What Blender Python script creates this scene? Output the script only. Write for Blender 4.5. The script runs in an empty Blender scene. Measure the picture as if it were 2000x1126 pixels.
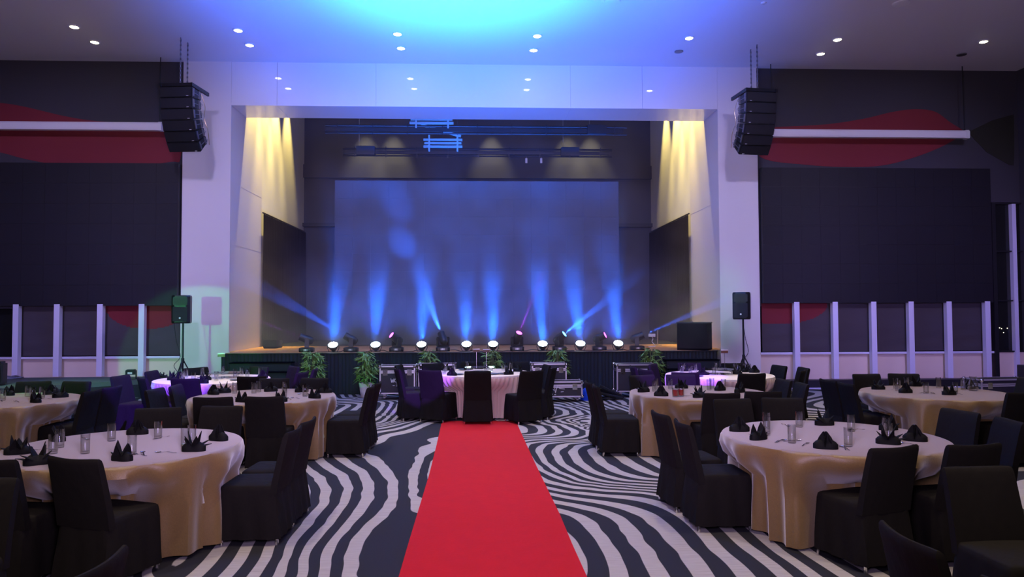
import bpy, bmesh, math, random
import numpy as np
from mathutils import Vector, Matrix
PI = math.pi
S = bpy.context.scene
COL = S.collection
random.seed(7)

# ---------------------------------------------------------------- camera
FPX, CH = 1387.0, 1.85
_th = math.atan(58/FPX); _ph = math.atan(48/FPX); _rho = .0037
c_f = Vector((math.sin(_th)*math.cos(_ph), math.cos(_th)*math.cos(_ph), math.sin(_ph)))
_r0 = Vector((math.cos(_th), -math.sin(_th), 0)); _u0 = _r0.cross(c_f)
c_r = math.cos(_rho)*_r0 - math.sin(_rho)*_u0
c_u = math.sin(_rho)*_r0 + math.cos(_rho)*_u0
cam = bpy.data.cameras.new('camera'); cam.sensor_width = 36; cam.lens = 36*FPX/2000
cam.clip_start = .05; cam.clip_end = 200
co = bpy.data.objects.new('camera', cam); COL.objects.link(co)
M = Matrix((c_r, c_u, -c_f)).transposed().to_4x4(); M.translation = (0, 0, CH); co.matrix_world = M
S.camera = co
EYE = Vector((0, 0, CH))
def ray(x, y): return c_f + c_r*((x-1000)/FPX) + c_u*((563-y)/FPX)
def PZ(x, y, z):
    d = ray(x, y); return EYE + d*((z-CH)/d.z)
def PY(x, y, Y):
    d = ray(x, y); return EYE + d*(Y/d.y)
def scrx(p):
    v = Vector(p)-EYE; k = v.dot(c_f); return 1000+FPX*v.dot(c_r)/k if k > .1 else -1e4

# ---------------------------------------------------------------- world, exposure
w = bpy.data.worlds.new('night'); S.world = w; w.use_nodes = True
w.node_tree.nodes['Background'].inputs[0].default_value = (.012, .012, .03, 1)
w.node_tree.nodes['Background'].inputs[1].default_value = .5
S.view_settings.view_transform = 'Standard'; S.view_settings.look = 'None'
S.view_settings.gamma = 1; S.view_settings.use_curve_mapping = False
S.view_settings.exposure = .13
S.cycles.max_bounces = 8; S.cycles.diffuse_bounces = 3; S.cycles.glossy_bounces = 3
S.cycles.transmission_bounces = 8; S.cycles.transparent_max_bounces = 12; S.cycles.volume_bounces = 0; S.cycles.volume_step_rate = 1.0; S.cycles.volume_max_steps = 64
S.cycles.sample_clamp_indirect = 4; S.cycles.use_denoising = True
S.cycles.caustics_reflective = False; S.cycles.caustics_refractive = False

# ---------------------------------------------------------------- large lights
def light(name, kind, loc, power, col, target=None, parent=None, **kw):
    l = bpy.data.lights.new(name, kind); l.energy = power; l.color = col
    for k, v in kw.items(): setattr(l, k, v)
    o = bpy.data.objects.new(name, l); COL.objects.link(o); o.location = loc
    if target is not None:
        o.rotation_euler = (Vector(target)-Vector(loc)).to_track_quat('-Z', 'Y').to_euler()
    if parent is not None: o.parent = parent
    return o
WARM = (1.0, .82, .58)
# the hall's own ceiling downlights that hang above and behind the camera's frame
for (x, y) in [(-10, 12.4), (-6.6, 12.4), (-3.2, 12.6), (0, 12.8), (3.4, 12.6), (6.8, 12.4), (10.4, 12.2),
               (-9.5, 9.2), (-6.2, 9.4), (-2.9, 9.5), (0, 9.2), (2.9, 9.5), (6.2, 9.3), (9.6, 9.2),
               (-6.4, 6.0), (-3.0, 6.1), (0, 5.8), (3.1, 6.2), (6.5, 6.0),
               (-3.2, 2.4), (-3.4, 1.4), (0, 2.2), (3.4, 2.4), (3.4, 1.4)]:
    light('house_downlight', 'SPOT', (x, y, 7.95), 500, WARM, (x, y, 0), spot_size=math.radians(62), spot_blend=.7, shadow_soft_size=.10)
# blue beams thrown at the ceiling over the centre aisle
light('ceiling_wash_beam', 'SPOT', (-.9, 9.5, 2.6), 15000, (.012, .14, 1.0), (-.5, 12.3, 8.0), spot_size=math.radians(100), spot_blend=1, shadow_soft_size=.3)
light('ceiling_wash_core', 'SPOT', (-.6, 11.0, 3.0), 2600, (.05, .85, 1.0), (-.5, 12.7, 8.0), spot_size=math.radians(66), spot_blend=1, shadow_soft_size=.3)
# lavender fill spots, added without fittings to brighten the stage wall
for x in (-10.5, -5.5, -1.8, 1.8, 5.5, 10.5):
    light('wall_lavender_fill', 'SPOT', (x*.9, 8.6, 7.8), 1120, (.58, .49, 1.0), (x, 17.4, 3.6), spot_size=math.radians(58), spot_blend=1, shadow_soft_size=.25)
light('ceiling_lavender_fill', 'SPOT', (0, 1.0, 2.2), 2200, (.74, .55, 1.0), (0, 12, 8.0), spot_size=math.radians(140), spot_blend=1, shadow_soft_size=.6)  # unseen upward spot, added to tint the ceiling lavender
for s in (-1, 1):
    light('reveal_fill', 'SPOT', (-s*6, 10, 7.6), 1500, (.72, .60, 1.0), (s*6.05, 18.6, 3.2), spot_size=math.radians(34), spot_blend=1, shadow_soft_size=.2)  # crossed fill spots, added to lift the inner faces of the reveals
light('green_wash', 'SPOT', (-9.0, 11, 7.2), 1100, (.25, 1.0, .35), (-9.0, 14.9, .4), spot_size=math.radians(24), spot_blend=.6, shadow_soft_size=.2)
# coloured side beams
light('green_beam', 'SPOT', (-9.5, 4.0, 2.3), 1700, (.10, 1.0, .30), (-6.75, 17.4, .55), spot_size=math.radians(17), spot_blend=.12, shadow_soft_size=.05)
light('green_beam', 'SPOT', (-8.5, 5.0, 2.6), 700, (.05, 1.0, .25), (-3.6, 16.6, .6), spot_size=math.radians(24), spot_blend=.7, shadow_soft_size=.05)
light('green_beam', 'SPOT', (-7.5, 6.0, 2.6), 2600, (.05, 1.0, .25), (-2.6, 16.1, .12), spot_size=math.radians(3.6), spot_blend=.5, shadow_soft_size=.05)
light('violet_beam', 'SPOT', (1.5, -2.5, 7.7), 42000, (.24, .06, 1.0), (-1.02, 12.4, .80), spot_size=math.radians(3.6), spot_blend=.15, shadow_soft_size=.05)
light('violet_beam', 'SPOT', (0.5, -2.5, 7.7), 50000, (.14, .03, 1.0), (-5.1, 11.2, .72), spot_size=math.radians(6), spot_blend=.2, shadow_soft_size=.05)
light('violet_beam', 'SPOT', (0.5, -2.5, 7.7), 42000, (.24, .06, 1.0), (-3.4, 12.6, .85), spot_size=math.radians(4), spot_blend=.2, shadow_soft_size=.05)
light('violet_beam', 'SPOT', (-1.5, -2.5, 7.7), 42000, (.24, .06, 1.0), (3.3, 12.1, .85), spot_size=math.radians(6), spot_blend=.2, shadow_soft_size=.05)
light('teal_beam', 'SPOT', (1.5, 8, 3.0), 700, (.35, 1.0, .75), (5.9, 18.6, 2.0), spot_size=math.radians(16), spot_blend=.8, shadow_soft_size=.1)
light('violet_beam', 'SPOT', (8.5, 6.0, 3.2), 1500, (.42, .28, 1.0), (11.0, 17.4, 1.2), spot_size=math.radians(52), spot_blend=.8, shadow_soft_size=.2)
light('violet_beam', 'SPOT', (-9.5, 6.0, 3.2), 900, (.42, .30, 1.0), (-10.5, 17.4, 1.2), spot_size=math.radians(46), spot_blend=.8, shadow_soft_size=.2)

# ---------------------------------------------------------------- materials
def mat(name, col, rough=.6, metal=0, emit=None, es=0, trans=0, ior=1.45, coat=0, spec=.5, sheen=0, noise=None, bump=None, coat_rough=.05):
    m = bpy.data.materials.new(name); m.use_nodes = True
    nt = m.node_tree; b = nt.nodes['Principled BSDF']; I = b.inputs
    I['Base Color'].default_value = (*col, 1); I['Roughness'].default_value = rough; I['Metallic'].default_value = metal
    I['Transmission Weight'].default_value = trans; I['IOR'].default_value = ior
    I['Coat Weight'].default_value = coat; I['Coat Roughness'].default_value = coat_rough
    I['Specular IOR Level'].default_value = spec; I['Sheen Weight'].default_value = sheen
    if emit: I['Emission Color'].default_value = (*emit, 1); I['Emission Strength'].default_value = es
    if noise or bump:
        tc = nt.nodes.new('ShaderNodeTexCoord')
    if noise:   # (scale, col2, detail)
        n = nt.nodes.new('ShaderNodeTexNoise'); n.inputs['Scale'].default_value = noise[0]; n.inputs['Detail'].default_value = 5
        nt.links.new(tc.outputs['Object'], n.inputs['Vector'])
        r = nt.nodes.new('ShaderNodeMix'); r.data_type = 'RGBA'
        r.inputs[6].default_value = (*col, 1); r.inputs[7].default_value = (*noise[1], 1)
        nt.links.new(n.outputs['Fac'], r.inputs[0]); nt.links.new(r.outputs[2], I['Base Color'])
    if bump:    # (scale, strength, (sx,sy,sz))
        mp = nt.nodes.new('ShaderNodeMapping'); mp.inputs['Scale'].default_value = bump[2] if len(bump) > 2 else (1, 1, 1)
        n2 = nt.nodes.new('ShaderNodeTexNoise'); n2.inputs['Scale'].default_value = bump[0]; n2.inputs['Detail'].default_value = 4
        bp = nt.nodes.new('ShaderNodeBump'); bp.inputs['Strength'].default_value = bump[1]; bp.inputs['Distance'].default_value = .01
        nt.links.new(tc.outputs['Object'], mp.inputs['Vector']); nt.links.new(mp.outputs[0], n2.inputs['Vector'])
        nt.links.new(n2.outputs['Fac'], bp.inputs['Height']); nt.links.new(bp.outputs[0], I['Normal'])
    return m
MT = dict(
 plaster=mat('ceiling_plaster', (.66, .64, .68), .7, bump=(3, .15)),
 white=mat('white_panel', (.72, .68, .66), .45, coat=.25, coat_rough=.09, noise=(1.2, (.68, .65, .64))),
 gloss=mat('glossy_bulkhead_panel', (.72, .68, .66), .45, coat=1, coat_rough=.02),
 wallpaint=mat('reveal_paint', (.72, .70, .62), .6, noise=(1.5, (.66, .64, .56))),
 darkwall=mat('charcoal_fabric_wall', (.045, .042, .05), .8, bump=(60, .2)),
 redwall=mat('red_mural_fabric', (.19, .018, .026), .8, bump=(60, .2)),
 olive=mat('olive_mural_fabric', (.022, .022, .014), .8),
 backwall=mat('stage_back_wall', (.060, .058, .062), .7, noise=(2, (.045, .045, .05))),
 black=mat('black_paint', (.012, .012, .014), .5),
 blackcloth=mat('black_drape', (.003, .003, .0045), .95, spec=.04, bump=(40, .3)),
 skirt=mat('stage_skirt_cloth', (.014, .017, .018), .85),
 led=mat('led_screen_face', (.013, .012, .015), .5, spec=.3, noise=(30, (.016, .015, .018))),
 ledstage=mat('stage_led_face', (.026, .023, .03), .5, noise=(30, (.032, .028, .036))),
 chair=mat('black_chair_cover', (.0115, .0095, .008), .85, spec=.15, noise=(25, (.0075, .0065, .006)), bump=(14, .55, (1, 1, .5))),
 napkin=mat('black_napkin', (.005, .005, .0055), .75, spec=.2),
 gold=mat('champagne_cloth', (.225, .135, .040), .38, sheen=.62, noise=(90, (.15, .09, .025)), bump=(160, .2)),
 pink=mat('blush_pleated_cloth', (.68, .52, .43), .6, sheen=.2),
 topper=mat('table_topper_cloth', (.74, .68, .66), .6, bump=(20, .1)),
 red=mat('red_carpet', (.47, .008, .013), .9, spec=.2, noise=(6, (.39, .007, .010)), bump=(30, .3)),
 wood=mat('stage_wood', (.80, .40, .14), .45, noise=(5, (.62, .30, .09))),
 chrome=mat('polished_steel', (.75, .75, .78), .16, metal=1),
 alu=mat('aluminium_edge', (.62, .60, .66), .35, metal=.8),
 steel=mat('grey_steel', (.30, .30, .33), .4, metal=.9),
 casepanel=mat('flight_case_panel', (.014, .013, .018), .45, bump=(120, .2)),
 fixture=mat('fixture_plastic', (.010, .011, .013), .38),
 grille=mat('speaker_grille', (.015, .015, .018), .5, metal=.3, bump=(250, .5)),
 glass=mat('clear_glass', (.97, .97, .97), .0, trans=1, ior=1.45),
 hoist=mat('grey_hoist_metal', (.25, .24, .22), .5),
 pane=mat('night_window_glass', (.012, .013, .012), .06),
 drink=mat('red_drink', (.75, .04, .05), .05, trans=.6, ior=1.33),
 plate=mat('slate_plate', (.10, .12, .15), .3),
 leaf=mat('bamboo_leaf', (.09, .22, .035), .45, noise=(8, (.24, .36, .07))),
 stem=mat('bamboo_stem', (.12, .16, .05), .5),
 pot=mat('white_pot', (.75, .76, .74), .35),
 glassbase=mat('thick_glass_foot', (.97, .97, .97), .0, trans=1, ior=1.3),
 blind=mat('dark_roller_blind', (.055, .045, .05), .8, bump=(4, .5, (1, 1, 3))),
 blindred=mat('red_roller_blind', (.16, .012, .018), .8),
 frost=mat('pale_spandrel_panel', (.80, .66, .52), .35, noise=(.9, (.70, .58, .48))),
 mull=mat('white_mullion', (.68, .68, .85), .3),
 lowdeck=mat('grey_deck_carpet', (.085, .095, .085), .95, bump=(120, .4)),
 screen=mat('white_screen_case', (.72, .70, .74), .4),
 whiteplastic=mat('white_plastic', (.7, .7, .72), .4),
 tarp=mat('blue_tarp', (.01, .07, .75), .45),
 warmlamp=mat('lit_warm_lamp', (1, .9, .7), .4, emit=(1, .93, .55), es=26),
 bluelens=mat('lit_blue_lens', (.2, .5, 1), .3, emit=(.10, .42, 1), es=7),
 washlens=mat('lit_wash_led', (.8, .9, 1), .3, emit=(.75, .93, 1), es=12),
 purplelens=mat('lit_magenta_lens', (.8, .2, 1), .3, emit=(.75, .10, .95), es=5),
 citylight=mat('street_light_dot_glow', (1, .9, .6), .4, emit=(1, .9, .6), es=3),
 brass=mat('brass_post', (.55, .45, .28), .3, metal=1),
 brown=mat('brown_card', (.12, .05, .03), .5),
)
def thin_glass():
    m = bpy.data.materials.new('thin_clear_glass'); m.use_nodes = True; nt = m.node_tree; nt.nodes.clear()
    o = nt.nodes.new('ShaderNodeOutputMaterial'); mx = nt.nodes.new('ShaderNodeMixShader'); tr = nt.nodes.new('ShaderNodeBsdfTransparent'); gl = nt.nodes.new('ShaderNodeBsdfGlossy')
    fr = nt.nodes.new('ShaderNodeLayerWeight'); fr.inputs[0].default_value = .35
    gl.inputs['Roughness'].default_value = .04; tr.inputs[0].default_value = (.93, .94, .95, 1)
    mr = nt.nodes.new('ShaderNodeMapRange'); mr.inputs[3].default_value = .04; mr.inputs[4].default_value = .7
    nt.links.new(fr.outputs['Facing'], mr.inputs[0]); nt.links.new(mr.outputs[0], mx.inputs[0])
    nt.links.new(tr.outputs[0], mx.inputs[1]); nt.links.new(gl.outputs[0], mx.inputs[2]); nt.links.new(mx.outputs[0], o.inputs[0]); return m
MT['glass'] = thin_glass()
# ---------------------------------------------------------------- mesh helpers
class MB:
    def __init__(s): s.v = []; s.f = []; s.mi = []; s.k = 0
    def raw(s, v, f):
        n = len(s.v); s.v += [tuple(p) for p in v]; s.f += [tuple(i+n for i in q) for q in f]; s.mi += [s.k]*len(f); return s
    def box(s, x0, x1, y0, y1, z0, z1, m=None):
        v = [Vector((x, y, z)) for x in (x0, x1) for y in (y0, y1) for z in (z0, z1)]
        if m is not None: v = [m @ p for p in v]
        return s.raw(v, [(0, 1, 3, 2), (4, 6, 7, 5), (0, 4, 5, 1), (2, 3, 7, 6), (0, 2, 6, 4), (1, 5, 7, 3)])
    def rings(s, rs, cap0=True, cap1=True, closed=True):
        n = len(rs[0]); v = [p for r in rs for p in r]; f = []
        for i in range(len(rs)-1):
            for j in range(n if closed else n-1):
                a, b = i*n+j, i*n+(j+1) % n
                f.append((a, b, b+n, a+n))
        if cap0: f.append(tuple(range(n-1, -1, -1)))
        if cap1: f.append(tuple((len(rs)-1)*n+j for j in range(n)))
        return s.raw(v, f)
    def tube(s, pts, r, n=8, taper=None):
        pts = [Vector(p) for p in pts]; rs = []
        up = Vector((0, 0, 1))
        for i, p in enumerate(pts):
            d = (pts[min(i+1, len(pts)-1)]-pts[max(i-1, 0)]).normalized()
            a = d.cross(up) if abs(d.z) < .95 else d.cross(Vector((0, 1, 0)))
            a.normalize(); b = d.cross(a)
            rr = r if taper is None else taper[i]
            rs.append([p+a*math.cos(t)*rr+b*math.sin(t)*rr for t in [2*PI*j/n for j in range(n)]])
        return s.rings(rs)
    def lathe(s, prof, c=(0, 0, 0), n=24, m=None):
        rs = []
        for r, z in prof:
            R = [Vector((r*math.cos(2*PI*j/n), r*math.sin(2*PI*j/n), z)) for j in range(n)]
            if m is not None: R = [m @ p for p in R]
            rs.append([p+Vector(c) for p in R])
        return s.rings(rs)
    def build(s, name, m, parent=None, loc=None, smooth=False, bevel=0, label=None):
        me = bpy.data.meshes.new(name); me.from_pydata([tuple(p) for p in s.v], [], s.f)
        ms = m if isinstance(m, (list, tuple)) else [m]
        for q in ms: me.materials.append(q)
        if len(ms) > 1: me.polygons.foreach_set('material_index', s.mi)
        if smooth: me.polygons.foreach_set('use_smooth', [True]*len(me.polygons))
        me.update(); bm = bmesh.new(); bm.from_mesh(me); bmesh.ops.recalc_face_normals(bm, faces=bm.faces)
        if bevel: bmesh.ops.bevel(bm, geom=bm.edges[:]+bm.verts[:], offset=bevel, segments=2, affect='EDGES', clamp_overlap=True)
        bm.to_mesh(me); bm.free()
        if smooth:
            try: me.set_sharp_from_angle(angle=math.radians(50))
            except Exception: pass
        o = bpy.data.objects.new(name, me); COL.objects.link(o)
        if parent is not None: o.parent = parent
        if loc is not None: o.location = loc
        if label: o['label'] = label
        return o
def B(x0, x1, y0, y1, z0, z1): return MB().box(x0, x1, y0, y1, z0, z1)
def tag(o, label=None, cat=None, group=None, kind=None):
    if label: o['label'] = label
    if cat: o['category'] = cat
    if group: o['group'] = group
    if kind: o['kind'] = kind
    return o
def struct(name, mb, m, parent=None, label=None, **kw):
    o = mb.build(name, m, parent, **kw)
    if parent is None: o['kind'] = 'structure'
    if label: o['label'] = label
    return o
def thing(name, loc=(0, 0, 0), rz=0, label=None, cat=None, group=None):
    o = bpy.data.objects.new(name, None); COL.objects.link(o); o.location = loc; o.rotation_euler = (0, 0, rz)
    o.empty_display_size = .1
    return tag(o, label, cat, group)
def dup(root, loc, rz=None, label=None, cat=None, group=None):
    r = root.copy(); COL.objects.link(r); r.location = loc
    if rz is not None: r.rotation_euler = (0, 0, rz)
    for k, v in (('label', label), ('category', cat), ('group', group)):
        if v: r[k] = v
    for ch in list(root.children):
        c = ch.copy(); COL.objects.link(c); c.parent = r
        for g in list(ch.children):
            d = g.copy(); COL.objects.link(d); d.parent = c
    return r
ORD = ['leftmost', 'second from left', 'third from left', 'fourth from left', 'fifth from left', 'sixth from left', 'seventh from left', 'eighth from left',
       'ninth from left', 'tenth from left', 'eleventh from left', 'twelfth from left', 'thirteenth from left', 'fourteenth from left']
def smooth_curve(pts, per=6, closed=True):
    n = len(pts); out = []
    rng = range(n if closed else n-1)
    for i in rng:
        p = [Vector(pts[(i+k) % n] if closed else pts[min(max(i+k, 0), n-1)]) for k in (-1, 0, 1, 2)]
        for j in range(per):
            t = j/per
            out.append(.5*((2*p[1])+(p[2]-p[0])*t+(2*p[0]-5*p[1]+4*p[2]-p[3])*t*t+(3*p[1]-p[0]-3*p[2]+p[3])*t**3))
    if not closed: out.append(Vector(pts[-1]))
    return out

# ================================================================ ROOM
WY, CZ = 17.4, 8.0
XL, XR = -14.2, 13.7
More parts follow.
